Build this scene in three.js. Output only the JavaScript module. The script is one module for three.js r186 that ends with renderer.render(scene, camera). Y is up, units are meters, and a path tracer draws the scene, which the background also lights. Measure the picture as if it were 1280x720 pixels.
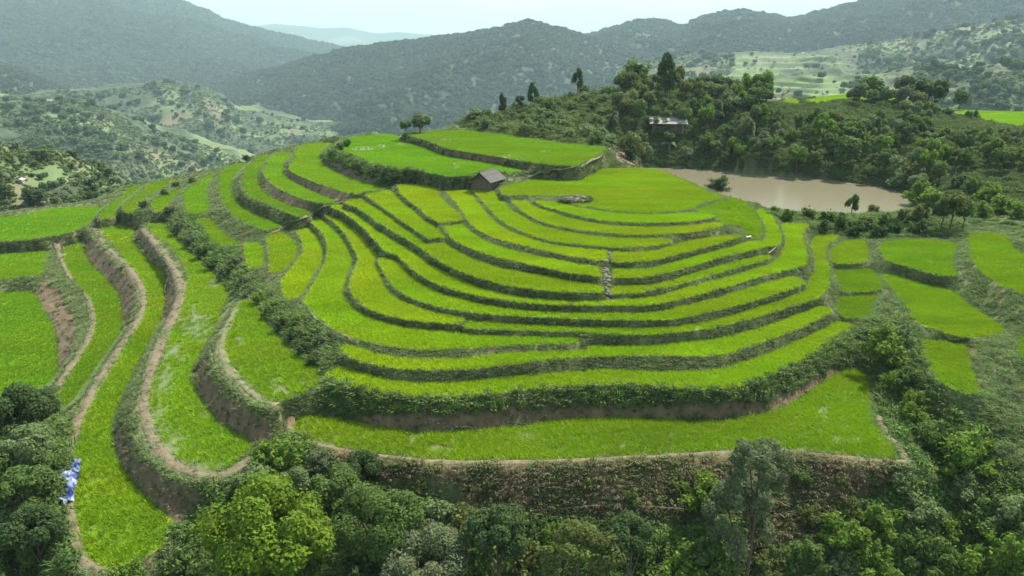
import * as THREE from 'three';
import { mergeGeometries, mergeVertices } from 'three/addons/utils/BufferGeometryUtils.js';

// ---------- camera, sky, sun, exposure ----------
const scene = new THREE.Scene();
const F = 914, PITCH = THREE.MathUtils.degToRad(18), EYE = 40, CP = Math.cos(PITCH), SP = Math.sin(PITCH);
const camera = new THREE.PerspectiveCamera(2 * Math.atan(360 / F) * 180 / Math.PI, 1280 / 720, 0.5, 30000);
camera.position.set(0, EYE, 0); camera.rotation.x = -PITCH; scene.add(camera);
const renderer = new THREE.WebGLRenderer({ antialias: true });
renderer.toneMapping = THREE.LinearToneMapping; renderer.toneMappingExposure = 2.55;
renderer.shadowMap.enabled = true; renderer.setSize(1280, 720);

function rng(seed) { let a = seed >>> 0; return () => { a = (a + 0x6D2B79F5) | 0; let t = Math.imul(a ^ (a >>> 15), 1 | a); t = (t + Math.imul(t ^ (t >>> 7), 61 | t)) ^ t; return ((t ^ (t >>> 14)) >>> 0) / 4294967296; }; }
function h2(x, y) { let n = Math.imul(x, 374761393) + Math.imul(y, 668265263); n = Math.imul(n ^ (n >>> 13), 1274126177); return ((n ^ (n >>> 16)) >>> 0) / 4294967296; }
function vn(x, y) { const i = Math.floor(x), j = Math.floor(y), a = x - i, b = y - j, u = a * a * (3 - 2 * a), v = b * b * (3 - 2 * b); return (h2(i, j) * (1 - u) + h2(i + 1, j) * u) * (1 - v) + (h2(i, j + 1) * (1 - u) + h2(i + 1, j + 1) * u) * v; }
function fbm(x, y, o = 4) { let s = 0, a = 0.5, t = 0; for (let k = 0; k < o; k++) { s += a * vn(x, y); t += a; a *= 0.5; x = x * 2.03 + 17.1; y = y * 2.03 + 5.7; } return s / t; }
const clamp = (x, a, b) => Math.min(b, Math.max(a, x)), mix = (a, b, t) => a + (b - a) * t, sst = (a, b, x) => { const t = clamp((x - a) / (b - a), 0, 1); return t * t * (3 - 2 * t); };

{ // pale hazy sky with thin high cloud, slightly bluer overhead
  const w = 512, h = 256, d = new Float32Array(w * h * 4);
  for (let j = 0; j < h; j++) for (let i = 0; i < w; i++) {
    const el = (j + 0.5) / h * Math.PI - Math.PI / 2, up = Math.max(0, Math.sin(el)), k = Math.pow(up, 0.55);
    const az = i / w * Math.PI * 2, cx = Math.cos(az) * Math.cos(el), cz = Math.sin(az) * Math.cos(el);
    const c = sst(0.42, 0.7, fbm(cx * 3 + 9, cz * 3 + up * 4 + 4, 5)) * 0.55;
    const p = (j * w + i) * 4;
    d[p] = mix(mix(0.45, 0.28, k), 0.53, c); d[p + 1] = mix(mix(0.53, 0.36, k), 0.57, c); d[p + 2] = mix(mix(0.43, 0.40, k), 0.53, c); d[p + 3] = 1;
  }
  const t = new THREE.DataTexture(d, w, h, THREE.RGBAFormat, THREE.FloatType);
  t.mapping = THREE.EquirectangularReflectionMapping; t.magFilter = t.minFilter = THREE.LinearFilter; t.needsUpdate = true;
  scene.background = t; scene.environment = t;
}
const sun = new THREE.DirectionalLight(0xfff1dc, 5.0);
sun.position.set(74, 145, -142); sun.target.position.set(0, 15, -75); scene.add(sun, sun.target);
sun.castShadow = true; sun.shadow.radius = 3; sun.shadow.mapSize.set(4096, 4096);
Object.assign(sun.shadow.camera, { left: -130, right: 130, top: 130, bottom: -130, near: 1, far: 500 });
scene.fog = new THREE.FogExp2(0xa8c8da, 0.000135);

// ---------- helpers ----------
const used = {};
function numbered(n) { const k = used[n] = (used[n] ?? -1) + 1; return k ? n + '_' + String(k).padStart(3, '0') : n; }
function tag(o, label, category, group) { o.userData.label = label; if (category) o.userData.category = category; if (group) o.userData.group = group; return o; }
function shadows(o) { o.traverse((m) => { if (m.isMesh) { m.castShadow = true; m.receiveShadow = true; } }); return o; }
function top(o, name) { o.name = numbered(name); scene.add(o); return shadows(o); }
function structure(o, name, label) { top(o, name); o.userData.kind = 'structure'; if (label) o.userData.label = label; return o; }
function part(geo, mat, name, parent) { const m = new THREE.Mesh(geo, mat); m.name = name; parent.add(m); return m; }
function ray(u, v) { const x = (u - 640) / F, y = -(v - 360) / F; return [x, y * CP - SP, -(CP + y * SP)]; }
function at(u, v, h) { const d = ray(u, v), t = (h - EYE) / d[1]; return [d[0] * t, h, d[2] * t]; }
function ud(u, Z, h) { const zc = Z * CP + (EYE - h) * SP; return [(u - 640) / F * zc, h, -Z]; }
function toPix(x, y, z) { const Z = -z, dy = y - EYE, zc = Z * CP - dy * SP, yc = dy * CP + Z * SP; return [640 + F * x / zc, 360 - F * yc / zc]; }
function inPoly(p, x, y) { let c = false; for (let i = 0, j = p.length - 2; i < p.length; j = i, i += 2) { const yi = p[i + 1], yj = p[j + 1]; if ((yi > y) !== (yj > y) && x < (p[j] - p[i]) * (y - yi) / (yj - yi) + p[i]) c = !c; } return c; }
const lin = (r, g, b) => new THREE.Color().setRGB(r, g, b);
function std(c, rough = 0.95, o = {}) { return new THREE.MeshStandardMaterial({ color: c, roughness: rough, ...o }); }
function leafMat(c, tr = 0.5) { return new THREE.MeshPhysicalMaterial({ color: c, roughness: 0.9, transmission: tr, thickness: 0, vertexColors: true, side: THREE.DoubleSide, specularIntensity: 0.15 }); }
function noiseTex(n, fn, color = true) { const d = new Uint8Array(n * n * 4); for (let j = 0; j < n; j++) for (let i = 0; i < n; i++) { const c = fn(i / n, j / n), p = (j * n + i) * 4; for (let k = 0; k < 3; k++) d[p + k] = clamp(c[k] * 255, 0, 255); d[p + 3] = 255; } const t = new THREE.DataTexture(d, n, n); t.wrapS = t.wrapT = THREE.RepeatWrapping; t.magFilter = THREE.LinearFilter; t.minFilter = THREE.LinearMipmapLinearFilter; t.generateMipmaps = true; if (color) t.colorSpace = THREE.SRGBColorSpace; t.needsUpdate = true; return t; }
function tileFbm(x, y, s, o) { const a = fbm(x * s, y * s, o), b = fbm((x - 1) * s, y * s, o), c = fbm(x * s, (y - 1) * s, o), d = fbm((x - 1) * s, (y - 1) * s, o); return mix(mix(a, b, x), mix(c, d, x), y); }
const grainTex = noiseTex(512, (x, y) => { const g = clamp(0.86 + (tileFbm(x, y, 14, 5) - 0.5) * 0.55 + (h2(x * 512 | 0, y * 512 | 0) - 0.5) * 0.14, 0, 1); return [g, g, g]; });
const bumpTex = noiseTex(512, (x, y) => { const g = tileFbm(x, y, 24, 6); return [g, g, g]; }, false);

// ---------- fields: elevation in metres and outline (photo pixels, put on the level plane of that elevation) ----------
const FIELDS = {
  P14: [21.30, [628, 235, 645, 230, 665, 226, 690, 222, 706, 219, 740, 213, 775, 211, 800, 211, 825, 214, 850, 224, 875, 236, 888, 242, 905, 248, 880, 254, 862, 262, 830, 266, 812, 267, 785, 266, 765, 264, 745, 261, 725, 258, 712, 255, 703, 246, 664, 245, 637, 244, 629, 244]],
  P13: [21.14, [668, 252, 700, 254, 712, 258, 735, 263, 765, 267, 790, 269, 815, 270, 840, 269, 862, 267, 890, 269, 893, 272, 865, 277, 815, 279, 777, 278, 740, 274, 700, 264, 685, 260, 675, 256]],
  P12: [20.76, [640, 252, 661, 252, 668, 259, 685, 265, 700, 270, 740, 280, 777, 284, 815, 285, 865, 283, 898, 279, 905, 282, 890, 286, 865, 291, 840, 293, 815, 294, 790, 294, 765, 292, 740, 290, 710, 286, 680, 279, 662, 270, 652, 264, 645, 257]],
  P11: [20.46, [591, 239, 620, 240, 623, 247, 632, 255, 640, 264, 650, 270, 662, 277, 680, 285, 710, 291, 740, 296, 765, 298, 790, 299, 830, 299, 840, 302, 825, 307, 802, 309, 775, 310, 752, 309, 720, 306, 690, 302, 665, 295, 640, 284, 622, 272, 608, 256, 595, 243]],
  P10L: [20.17, [551, 234, 587, 239, 589, 243, 602, 259, 616, 276, 637, 290, 665, 300, 690, 307, 720, 311, 758, 314, 758, 326, 752, 326, 720, 322, 690, 316, 665, 310, 640, 304, 622, 299, 600, 289, 586, 277, 578, 264, 563, 246, 553, 236]],
  P10R: [20.04, [765, 316, 790, 317, 820, 314, 842, 308, 852, 304, 890, 298, 915, 295, 928, 296, 890, 307, 852, 317, 815, 326, 780, 328, 766, 328]],
  P9a: [20.17, [499, 231, 507, 230, 547, 236, 550, 246, 560, 257, 575, 269, 577, 276, 550, 279, 547, 277, 535, 270, 520, 257, 505, 246, 499, 237]],
  P9bL: [19.71, [554, 284, 579, 281, 590, 292, 605, 301, 620, 308, 640, 314, 665, 320, 690, 325, 720, 331, 748, 336, 750, 346, 715, 342, 690, 337, 665, 332, 640, 326, 615, 320, 590, 311, 572, 303, 562, 294]],
  P9R: [19.39, [766, 337, 790, 338, 815, 336, 852, 326, 890, 316, 920, 308, 935, 303, 956, 303, 958, 290, 952, 276, 945, 264, 952, 262, 965, 272, 973, 285, 975, 300, 972, 307, 958, 309, 950, 311, 900, 322, 850, 337, 800, 347, 766, 347]],
  P8: [19.52, [459, 242, 487, 238, 492, 242, 510, 256, 530, 270, 545, 282, 550, 290, 556, 297, 537, 299, 532, 296, 510, 281, 480, 260, 460, 246]],
  P7: [18.95, [432, 254, 452, 247, 455, 251, 480, 267, 505, 285, 527, 300, 537, 305, 557, 303, 562, 308, 590, 324, 615, 333, 640, 339, 690, 347, 715, 352, 748, 357, 753, 366, 690, 364, 640, 358, 590, 345, 562, 333, 540, 320, 520, 306, 498, 293, 473, 278, 448, 260]],
  P7R: [18.63, [766, 357, 815, 357, 850, 348, 900, 333, 950, 321, 960, 320, 962, 323, 950, 327, 900, 341, 850, 355, 800, 366, 780, 367, 764, 368]],
  P6: [18.10, [415, 259, 425, 256, 440, 264, 467, 285, 492, 301, 515, 314, 535, 329, 557, 341, 590, 356, 640, 367, 690, 373, 755, 377, 765, 376, 815, 373, 850, 363, 900, 350, 950, 335, 966, 330, 974, 322, 976, 315, 980, 307, 978, 290, 976, 281, 992, 280, 1011, 280, 1002, 295, 1007, 312, 1007, 330, 990, 336, 950, 346, 900, 361, 850, 374, 815, 381, 760, 382, 690, 381, 640, 377, 595, 369, 557, 359, 527, 345, 510, 331, 497, 319, 485, 316, 470, 301, 452, 282, 432, 267]],
  P5: [17.42, [474, 326, 490, 320, 509, 340, 526, 354, 555, 369, 595, 377, 640, 386, 690, 390, 760, 391, 815, 391, 850, 384, 900, 372, 950, 357, 990, 347, 1003, 353, 1003, 356, 950, 374, 900, 387, 850, 398, 827, 400, 765, 400, 702, 398, 640, 395, 590, 391, 555, 385, 522, 376, 496, 361, 484, 345]],
  P4: [16.88, [402, 267, 412, 265, 427, 276, 447, 291, 465, 309, 477, 321, 470, 326, 477, 347, 490, 369, 517, 383, 552, 391, 582, 395, 577, 405, 570, 405, 535, 403, 495, 397, 460, 386, 445, 372, 439, 360, 442, 345, 449, 327, 445, 315, 434, 295, 419, 279]],
  PR2: [16.70, [589, 400, 640, 403, 702, 406, 765, 408, 827, 410, 890, 402, 950, 383, 1003, 362, 1011, 350, 1016, 342, 1017, 325, 1013, 307, 1020, 296, 1050, 295, 1035, 306, 1030, 317, 1034, 332, 1036, 347, 1032, 362, 1020, 373, 985, 384, 950, 395, 890, 410, 815, 418, 765, 418, 732, 416, 640, 413, 580, 411, 583, 405]],
  P3: [16.19, [387, 275, 396, 271, 412, 282, 427, 297, 439, 316, 441, 327, 435, 347, 430, 365, 435, 377, 455, 394, 495, 407, 535, 413, 577, 415, 640, 418, 725, 419, 724, 427, 722, 429, 640, 432, 595, 435, 532, 438, 480, 432, 440, 422, 417, 411, 395, 394, 384, 382, 382, 375, 395, 354, 407, 332, 410, 320, 409, 302, 399, 287]],
  P2: [15.35, [362, 284, 379, 279, 392, 291, 402, 305, 404, 327, 390, 350, 379, 370, 376, 374, 360, 375, 356, 370, 354, 352, 365, 337, 376, 322, 380, 310, 376, 297, 367, 287]],
  P1: [14.97, [335, 296, 350, 291, 357, 294, 367, 301, 372, 310, 370, 322, 360, 335, 350, 342, 339, 342, 337, 310]],
  P0: [14.60, [306, 305, 324, 304, 329, 314, 330, 330, 325, 335, 312, 337, 309, 327]],
  PL1: [15.75, [428, 435, 437, 432, 460, 440, 495, 447, 532, 450, 595, 448, 640, 442, 730, 439, 736, 434, 765, 433, 815, 433, 890, 425, 950, 411, 1010, 388, 1024, 383, 1042, 389, 1002, 409, 960, 425, 925, 437, 890, 445, 815, 445, 740, 446, 690, 449, 640, 456, 605, 460, 570, 462, 507, 462, 460, 454, 432, 444]],
  PM1: [14.86, [414, 464, 422, 461, 430, 459, 460, 469, 507, 479, 570, 479, 640, 472, 740, 464, 815, 465, 890, 465, 925, 455, 960, 443, 1002, 424, 1052, 401, 1064, 404, 1060, 415, 1010, 445, 960, 470, 915, 485, 865, 486, 790, 482, 715, 483, 640, 490, 570, 496, 495, 494, 445, 484, 415, 477, 410, 469]],
  PB: [12.67, [367, 527, 395, 520, 435, 527, 480, 536, 540, 542, 640, 535, 702, 526, 745, 524, 815, 525, 890, 526, 960, 517, 997, 501, 1047, 467, 1067, 462, 1080, 466, 1089, 477, 1087, 502, 1092, 527, 1105, 547, 1120, 567, 1118, 574, 1085, 572, 1035, 567, 985, 562, 930, 562, 890, 564, 815, 568, 765, 571, 702, 574, 640, 575, 560, 575, 500, 570, 440, 562, 397, 552, 372, 544, 365, 536]],
  LA: [14.62, [310, 377, 320, 382, 335, 405, 357, 432, 382, 452, 402, 467, 397, 480, 380, 490, 357, 500, 345, 502, 332, 497, 320, 486, 312, 480, 295, 462, 285, 447, 282, 435, 285, 420, 295, 395, 302, 380]],
  LB: [12.52, [186, 280, 210, 279, 217, 292, 235, 312, 260, 335, 277, 352, 286, 370, 277, 390, 272, 410, 260, 430, 252, 445, 242, 462, 241, 477, 247, 495, 260, 512, 275, 530, 300, 545, 317, 558, 300, 575, 280, 587, 262, 587, 237, 579, 215, 565, 200, 540, 191, 515, 190, 490, 197, 465, 205, 445, 210, 432, 222, 402, 232, 375, 235, 347, 227, 325, 210, 307, 192, 292]],
  LC: [10.70, [125, 280, 140, 277, 160, 280, 170, 287, 167, 298, 185, 325, 205, 342, 207, 360, 203, 397, 187, 432, 160, 487, 147, 520, 142, 547, 147, 572, 160, 597, 185, 625, 212, 647, 220, 662, 205, 680, 175, 702, 140, 712, 120, 707, 107, 690, 100, 660, 95, 622, 92, 595, 95, 565, 100, 550, 110, 520, 127, 487, 150, 450, 155, 437, 175, 410, 184, 385, 184, 365, 175, 345, 155, 322, 135, 300, 125, 287]],
  LD: [8.90, [85, 300, 100, 296, 105, 310, 110, 325, 125, 342, 147, 367, 152, 390, 154, 410, 140, 437, 120, 465, 100, 495, 82, 512, 75, 507, 77, 490, 95, 460, 115, 427, 121, 402, 115, 377, 100, 360, 87, 340, 81, 322, 82, 307]],
  LE: [9.04, [-30, 316, 0, 316, 57, 314, 60, 320, 55, 340, 53, 345, 25, 347, 0, 350, -30, 351]],
  LF: [7.71, [-40, 367, 0, 367, 40, 366, 55, 390, 67, 410, 71, 440, 70, 470, 57, 486, 20, 505, -40, 510]],
  LG: [10.91, [-60, 278, 0, 272, 25, 270, 62, 262, 100, 259, 130, 260, 117, 275, 110, 282, 82, 292, 37, 300, 0, 302, -60, 305]],
  LH1: [12.12, [125, 275, 130, 262, 140, 254, 155, 244, 162, 235, 180, 232, 167, 244, 154, 254, 147, 265, 140, 272]],
  LH2: [13.25, [155, 256, 170, 245, 186, 232, 199, 226, 215, 226, 211, 231, 196, 241, 184, 249, 176, 255, 174, 264, 166, 267, 157, 265]],
  LH3: [14.03, [190, 251, 205, 245, 224, 236, 230, 236, 221, 246, 214, 254, 210, 262, 197, 266, 191, 261]],
  LH4: [14.70, [230, 242, 244, 230, 260, 220, 273, 215, 266, 225, 260, 236, 261, 250, 262, 262, 254, 267, 236, 269, 231, 257]],
  LH5: [15.55, [275, 221, 280, 212, 292, 207, 310, 202, 305, 211, 294, 221, 291, 231, 292, 242, 300, 255, 312, 264, 325, 271, 352, 282, 335, 289, 319, 284, 300, 275, 287, 264, 280, 254, 275, 242]],
  LH5b: [14.15, [242, 275, 254, 273, 264, 274, 272, 284, 285, 295, 300, 306, 287, 309, 277, 310, 265, 304, 255, 292]],
  LH6: [17.25, [304, 224, 307, 212, 315, 204, 325, 197, 338, 193, 331, 206, 325, 216, 325, 231, 331, 240, 344, 249, 360, 257, 386, 265, 387, 268, 372, 271, 345, 260, 320, 249, 312, 246, 305, 236]],
  LH7: [18.50, [332, 210, 340, 196, 352, 191, 368, 192, 357, 204, 355, 212, 357, 220, 370, 229, 395, 242, 420, 252, 412, 254, 405, 255, 382, 250, 357, 240, 340, 230, 331, 220]],
  LH8: [19.71, [362, 211, 369, 196, 374, 184, 390, 180, 415, 179, 415, 182, 406, 190, 401, 200, 410, 209, 427, 219, 452, 227, 477, 235, 477, 238, 455, 241, 445, 243, 427, 239, 402, 231, 384, 224, 369, 217]],
  LI1: [22.27, [421, 189, 429, 177, 441, 172, 462, 170, 480, 168, 492, 169, 504, 174, 519, 179, 531, 185, 546, 192, 560, 196, 591, 202, 622, 207, 647, 211, 670, 213, 645, 216, 634, 217, 615, 212, 600, 215, 590, 219, 560, 221, 537, 216, 512, 212, 497, 212, 475, 209, 460, 204, 447, 199, 436, 194]],
  LI2: [23.62, [504, 167, 525, 166, 560, 164, 580, 163, 620, 168, 660, 173, 700, 179, 740, 183, 757, 185, 747, 195, 732, 202, 722, 207, 705, 207, 677, 205, 640, 199, 597, 192, 560, 186, 537, 177, 512, 170]],
  R1: [16.51, [1036, 321, 1042, 309, 1060, 302, 1080, 301, 1085, 310, 1082, 327, 1060, 330, 1040, 329]],
  R2: [15.80, [1042, 336, 1072, 335, 1092, 340, 1100, 362, 1072, 365, 1052, 365, 1046, 352]],
  R3: [15.34, [1045, 382, 1052, 371, 1095, 371, 1090, 385, 1082, 397, 1055, 397, 1047, 389]],
  R4: [17.18, [1100, 306, 1115, 302, 1140, 300, 1180, 302, 1196, 306, 1190, 330, 1196, 345, 1172, 344, 1140, 335, 1110, 326, 1102, 315]],
  R5: [15.90, [1102, 345, 1115, 344, 1140, 349, 1175, 360, 1190, 365, 1205, 377, 1230, 395, 1257, 414, 1235, 421, 1200, 421, 1167, 412, 1145, 402, 1135, 385, 1120, 367]],
  R6: [17.89, [1214, 295, 1235, 292, 1257, 295, 1270, 312, 1280, 320, 1330, 350, 1330, 385, 1280, 369, 1255, 359, 1230, 342, 1215, 325]],
  R7: [15.28, [1151, 426, 1172, 426, 1207, 431, 1212, 447, 1217, 475, 1224, 494, 1205, 491, 1177, 479, 1162, 460, 1152, 437]],
  R8: [16.28, [1275, 425, 1290, 421, 1330, 440, 1320, 452, 1290, 449, 1277, 443]],  RA: [null, [908, 249, 920, 247, 936, 257, 945, 268, 950, 278, 954, 290, 952, 299, 938, 298, 930, 292, 928, 284, 908, 282, 898, 275, 893, 269, 866, 265, 884, 256]],
  RB1: [22, [1172, 136, 1230, 139, 1330, 141, 1330, 162, 1260, 158, 1220, 149, 1185, 143]],
  RB2: [27, [1005, 126, 1030, 121, 1060, 118, 1120, 123, 1115, 127, 1060, 125, 1030, 128, 1012, 129]],
  RB3: [26.3, [976, 127, 990, 123, 1004, 127, 1040, 131, 1046, 134, 1000, 132, 982, 131]],
};
// ---------- terraced hill as one height field ----------
const POND_Y = 15.5;
const POND = [796, 210, 830, 210, 870, 212, 900, 214, 960, 219, 1000, 222, 1060, 228, 1110, 235, 1128, 243, 1137, 254, 1128, 264, 1090, 268, 1040, 267, 1000, 267, 950, 265, 910, 259, 885, 250, 860, 240, 820, 226, 800, 217];
const s0 = -1.178, ds = 0.0038, NS = 621, z0 = 27, dl = 0.0048, NR = 481, NV = NS * NR;
const X = new Float32Array(NV), Y = new Float32Array(NV), Z = new Float32Array(NV), ID = new Int16Array(NV).fill(-1), FX = new Uint8Array(NV), SN = new Uint8Array(NV);
for (let j = 0; j < NR; j++) { const d = z0 * Math.exp(j * dl); for (let i = 0; i < NS; i++) { X[j * NS + i] = (s0 + i * ds) * d; Z[j * NS + i] = -d; } }
const gi = (x, z) => (x / -z - s0) / ds, gj = (z) => Math.log(-z / z0) / dl;
function smoothLoop(p, closed = true) { // Catmull-Rom through the outline, sharp corners kept
  const n = p.length / 2, out = [];
  const P = (k) => { k = closed ? (k + n) % n : clamp(k, 0, n - 1); return [p[2 * k], p[2 * k + 1]]; };
  const sharp = (k) => { const a = P(k - 1), b = P(k), c = P(k + 1), t = Math.atan2(b[1] - a[1], b[0] - a[0]) - Math.atan2(c[1] - b[1], c[0] - b[0]); return Math.cos(t) < 0.45; };
  for (let k = 0; k < (closed ? n : n - 1); k++) {
    const a = P(k), b = P(k + 1), m0 = sharp(k) ? [(b[0] - a[0]) / 2, (b[1] - a[1]) / 2] : [(b[0] - P(k - 1)[0]) / 2, (b[1] - P(k - 1)[1]) / 2], m1 = sharp(k + 1) ? [(b[0] - a[0]) / 2, (b[1] - a[1]) / 2] : [(P(k + 2)[0] - a[0]) / 2, (P(k + 2)[1] - a[1]) / 2];
    const len = Math.hypot(b[0] - a[0], b[1] - a[1]);
    const l0 = Math.hypot(...m0) || 1, l1 = Math.hypot(...m1) || 1, f0 = Math.min(1, len / l0), f1 = Math.min(1, len / l1);
    for (let q = 0; q < 5; q++) { const t = q / 5, t2 = t * t, t3 = t2 * t; for (let c = 0; c < 2; c++) out.push((2 * t3 - 3 * t2 + 1) * a[c] + (t3 - 2 * t2 + t) * m0[c] * f0 + (-2 * t3 + 3 * t2) * b[c] + (t3 - t2) * m1[c] * f1); }
  }
  if (!closed) out.push(...P(n - 1));
  return out;
}
const names = Object.keys(FIELDS), order = names.map((n, k) => k).filter((k) => FIELDS[names[k]][0] !== null).sort((a, b) => FIELDS[names[b]][0] - FIELDS[names[a]][0]);
const worldPoly = {};
function wp(px, h) { const o = []; for (let k = 0; k < px.length; k += 2) { const q = at(px[k], px[k + 1], h); o.push(q[0], q[2]); } return o; }
function fillPoly(p, cb) {
  let i0 = 1e9, i1 = -1, j0 = 1e9, j1 = -1;
  for (let k = 0; k < p.length; k += 2) { const i = gi(p[k], p[k + 1]), j = gj(p[k + 1]); i0 = Math.min(i0, i); i1 = Math.max(i1, i); j0 = Math.min(j0, j); j1 = Math.max(j1, j); }
  for (let j = Math.max(0, Math.floor(j0)); j <= Math.min(NR - 1, Math.ceil(j1)); j++) for (let i = Math.max(0, Math.floor(i0)); i <= Math.min(NS - 1, Math.ceil(i1)); i++) { const v = j * NS + i; if (inPoly(p, X[v], Z[v])) cb(v); }
}
function alongLine(p, closed, cb) { const n = p.length / 2; for (let k = 0; k < (closed ? n : n - 1); k++) { const a = k, b = (k + 1) % n, x0 = p[2 * a], y0 = p[2 * a + 1], x1 = p[2 * b], y1 = p[2 * b + 1], m = Math.max(1, Math.ceil(Math.hypot(x1 - x0, y1 - y0) / (Math.abs(y0) * 0.0018))); for (let q = 0; q < m; q++) cb(mix(x0, x1, q / m), mix(y0, y1, q / m), (k + q / m)); } }
for (const k of order) {
  const [h, px] = FIELDS[names[k]], p = worldPoly[k] = smoothLoop(wp(px, h));
  fillPoly(p, (v) => { if (ID[v] === -1) { ID[v] = k; FX[v] = 1; Y[v] = h; } });
  alongLine(p, true, (x, z) => { const i = Math.round(gi(x, z)), j = Math.round(gj(z)); if (i < 0 || j < 0 || i >= NS || j >= NR) return; const v = j * NS + i; if (SN[v] || (ID[v] !== -1 && ID[v] !== k)) return; SN[v] = 1; X[v] = x; Z[v] = z; Y[v] = h; ID[v] = k; FX[v] = 1; });
}
const pondPoly = smoothLoop(wp(POND, POND_Y));
fillPoly(pondPoly, (v) => { if (!FX[v]) { FX[v] = 1; Y[v] = POND_Y - 0.5; } });
// footpaths: [outline of the middle line in pixels, elevation, width, kind]
const FH = (n) => FIELDS[n][0];
const PATHS = [
  [[180, 287, 205, 318, 222, 345, 227, 370, 216, 400, 201, 430, 188, 465, 181, 495, 181, 520, 188, 545, 206, 572, 230, 588, 258, 597, 287, 593, 309, 578], FH('LB'), 1.05, 'earth'],
  [[118, 286, 130, 307, 150, 325, 170, 348, 179, 370, 178, 388, 165, 412, 145, 442, 122, 478, 103, 515, 90, 548, 86, 575, 86, 605, 87, 640, 93, 675, 105, 702, 126, 717], FH('LC'), 0.85, 'earth'],
  [[72, 308, 76, 325, 86, 345, 104, 362, 115, 385, 116, 405, 108, 430, 90, 458, 72, 484], FH('LD'), 0.8, 'earth'],
  [[362, 530, 370, 548, 398, 558, 440, 567, 500, 575, 560, 580, 640, 580, 760, 576, 890, 569, 985, 566, 1040, 572, 1085, 577, 1136, 580], FH('PB'), 0.8, 'straw'],
  [[1096, 522, 1106, 541, 1122, 561, 1138, 580], FH('PB'), 0.75, 'straw'],
  [[299, 384, 288, 402, 279, 425, 279, 447, 288, 465, 306, 485, 328, 503, 348, 508], FH('LA'), 1.0, 'grey'],
  [[381, 380, 393, 398, 418, 415, 444, 427], FH('P3'), 0.35, 'grey'],
  [[328, 297, 345, 289, 372, 276, 400, 264, 426, 253, 455, 244, 490, 235, 504, 229], null, 0.5, 'grey'],
  [[634, 226, 660, 221, 700, 213, 724, 208, 745, 198, 762, 184], null, 0.9, 'grey'],
  [[148, 267, 158, 252, 172, 243, 184, 233], null, 0.5, 'grey'],
  [[906, 248, 920, 246, 938, 254, 952, 261], null, 0.4, 'grey'],
];
for (const P of PATHS) if (P[1] !== null) {
  const px = smoothLoop(P[0], false), line = wp(px, P[1]);
  P.line = line;
  alongLine(line, false, (x, z) => { const r = P[2] * 0.68, ci = gi(x, z), cj = gj(z), e = Math.ceil(r / (-z * 0.0038)); for (let j = Math.max(0, Math.floor(cj - e)); j <= Math.min(NR - 1, cj + e); j++) for (let i = Math.max(0, Math.floor(ci - e)); i <= Math.min(NS - 1, ci + e); i++) { const v = j * NS + i; if (!FX[v] && Math.hypot(X[v] - x, Z[v] - z) < r) { FX[v] = 2; Y[v] = P[1] + 0.08; } } });
}
// lie of the land round the fields: polylines of [u, v, h] (pixel on a level plane) or [u, depth, h, 1]
const LAND = [
  [[330, 640, 9.6], [400, 632, 10.2], [520, 640, 10.3], [640, 645, 10.2], [860, 645, 10.2], [1000, 635, 10.3], [1120, 620, 10.6]],
  [[230, 700, 9.3], [300, 720, 7.6], [400, 722, 7.2], [640, 724, 7.3], [900, 724, 7.3], [1100, 724, 7.0]],
  [[232, 665, 10.3], [290, 612, 11.2], [340, 570, 12.2]],
  [[100, 724, 9.4], [160, 726, 9.2], [225, 700, 9.8]],
  [[60, 690, 8.2], [55, 620, 8.4], [62, 560, 8.2], [70, 525, 8.2]], [[0, 720, 4.5], [-10, 620, 5.5], [-20, 540, 6.4], [-60, 520, 6.8]],
  [[1092, 425, 14.9], [1118, 480, 13.3], [1150, 540, 11.8], [1180, 600, 10.4], [1210, 660, 9.0], [1240, 722, 7.6]],
  [[1282, 470, 15.8], [1290, 540, 14.6], [1296, 620, 12.6], [1300, 722, 10.2]],
  [[1235, 430, 16.2], [1245, 470, 15.4], [1240, 510, 14.4]],
  // bank behind the upper paddies, wooded hill over the pond
  [[600, 150, 24.6, 1], [640, 148, 25.4, 1], [690, 146, 25.6, 1], [740, 142, 25.0, 1], [770, 138, 22.5, 1]],
  [[556, 166, 24.4, 1], [600, 170, 25.8, 1], [650, 176, 27.0, 1], [700, 184, 29.8, 1], [760, 190, 31.2, 1], [830, 196, 31.2, 1], [900, 196, 29.8, 1], [960, 194, 27.4, 1]],
  [[1130, 196, 26.2, 1], [1200, 205, 24, 1], [1300, 208, 23.6, 1]],
  [[780, 158, 18.6, 1], [860, 157, 19.2, 1], [960, 152, 18.6, 1], [1060, 146, 18.4, 1], [1150, 138, 18.6, 1], [1260, 128, 19.6, 1], [1400, 120, 20.5, 1]],
  [[800, 172, 23.8, 1], [900, 172, 23.5, 1], [1000, 168, 23, 1], [1100, 162, 22, 1], [1220, 154, 21.4, 1], [1400, 150, 22, 1]],
  [[1145, 270, 16.4], [1200, 275, 17.2], [1280, 270, 18.2], [1340, 268, 19]],
  [[1270, 300, 18.6], [1330, 320, 19.2]],
  [[980, 274, 17.6], [1040, 284, 16.9], [1100, 290, 16.9], [1200, 288, 17.6]],
  [[915, 250, 19.6], [940, 256, 19.2], [965, 266, 18.6]],
];
const setFix = (x, y, z) => { const i = Math.round(gi(x, z)), j = Math.round(gj(z)); if (i < 0 || j < 0 || i >= NS || j >= NR) return; const v = j * NS + i; if (!FX[v]) { FX[v] = 3; Y[v] = y; } };
function landLine(pts) { for (let k = 0; k + 1 < pts.length; k++) { const a = pts[k], b = pts[k + 1]; for (let q = 0; q <= 60; q++) { const t = q / 60; setFix(mix(a[0], b[0], t), mix(a[1], b[1], t), mix(a[2], b[2], t)); } } }
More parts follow.
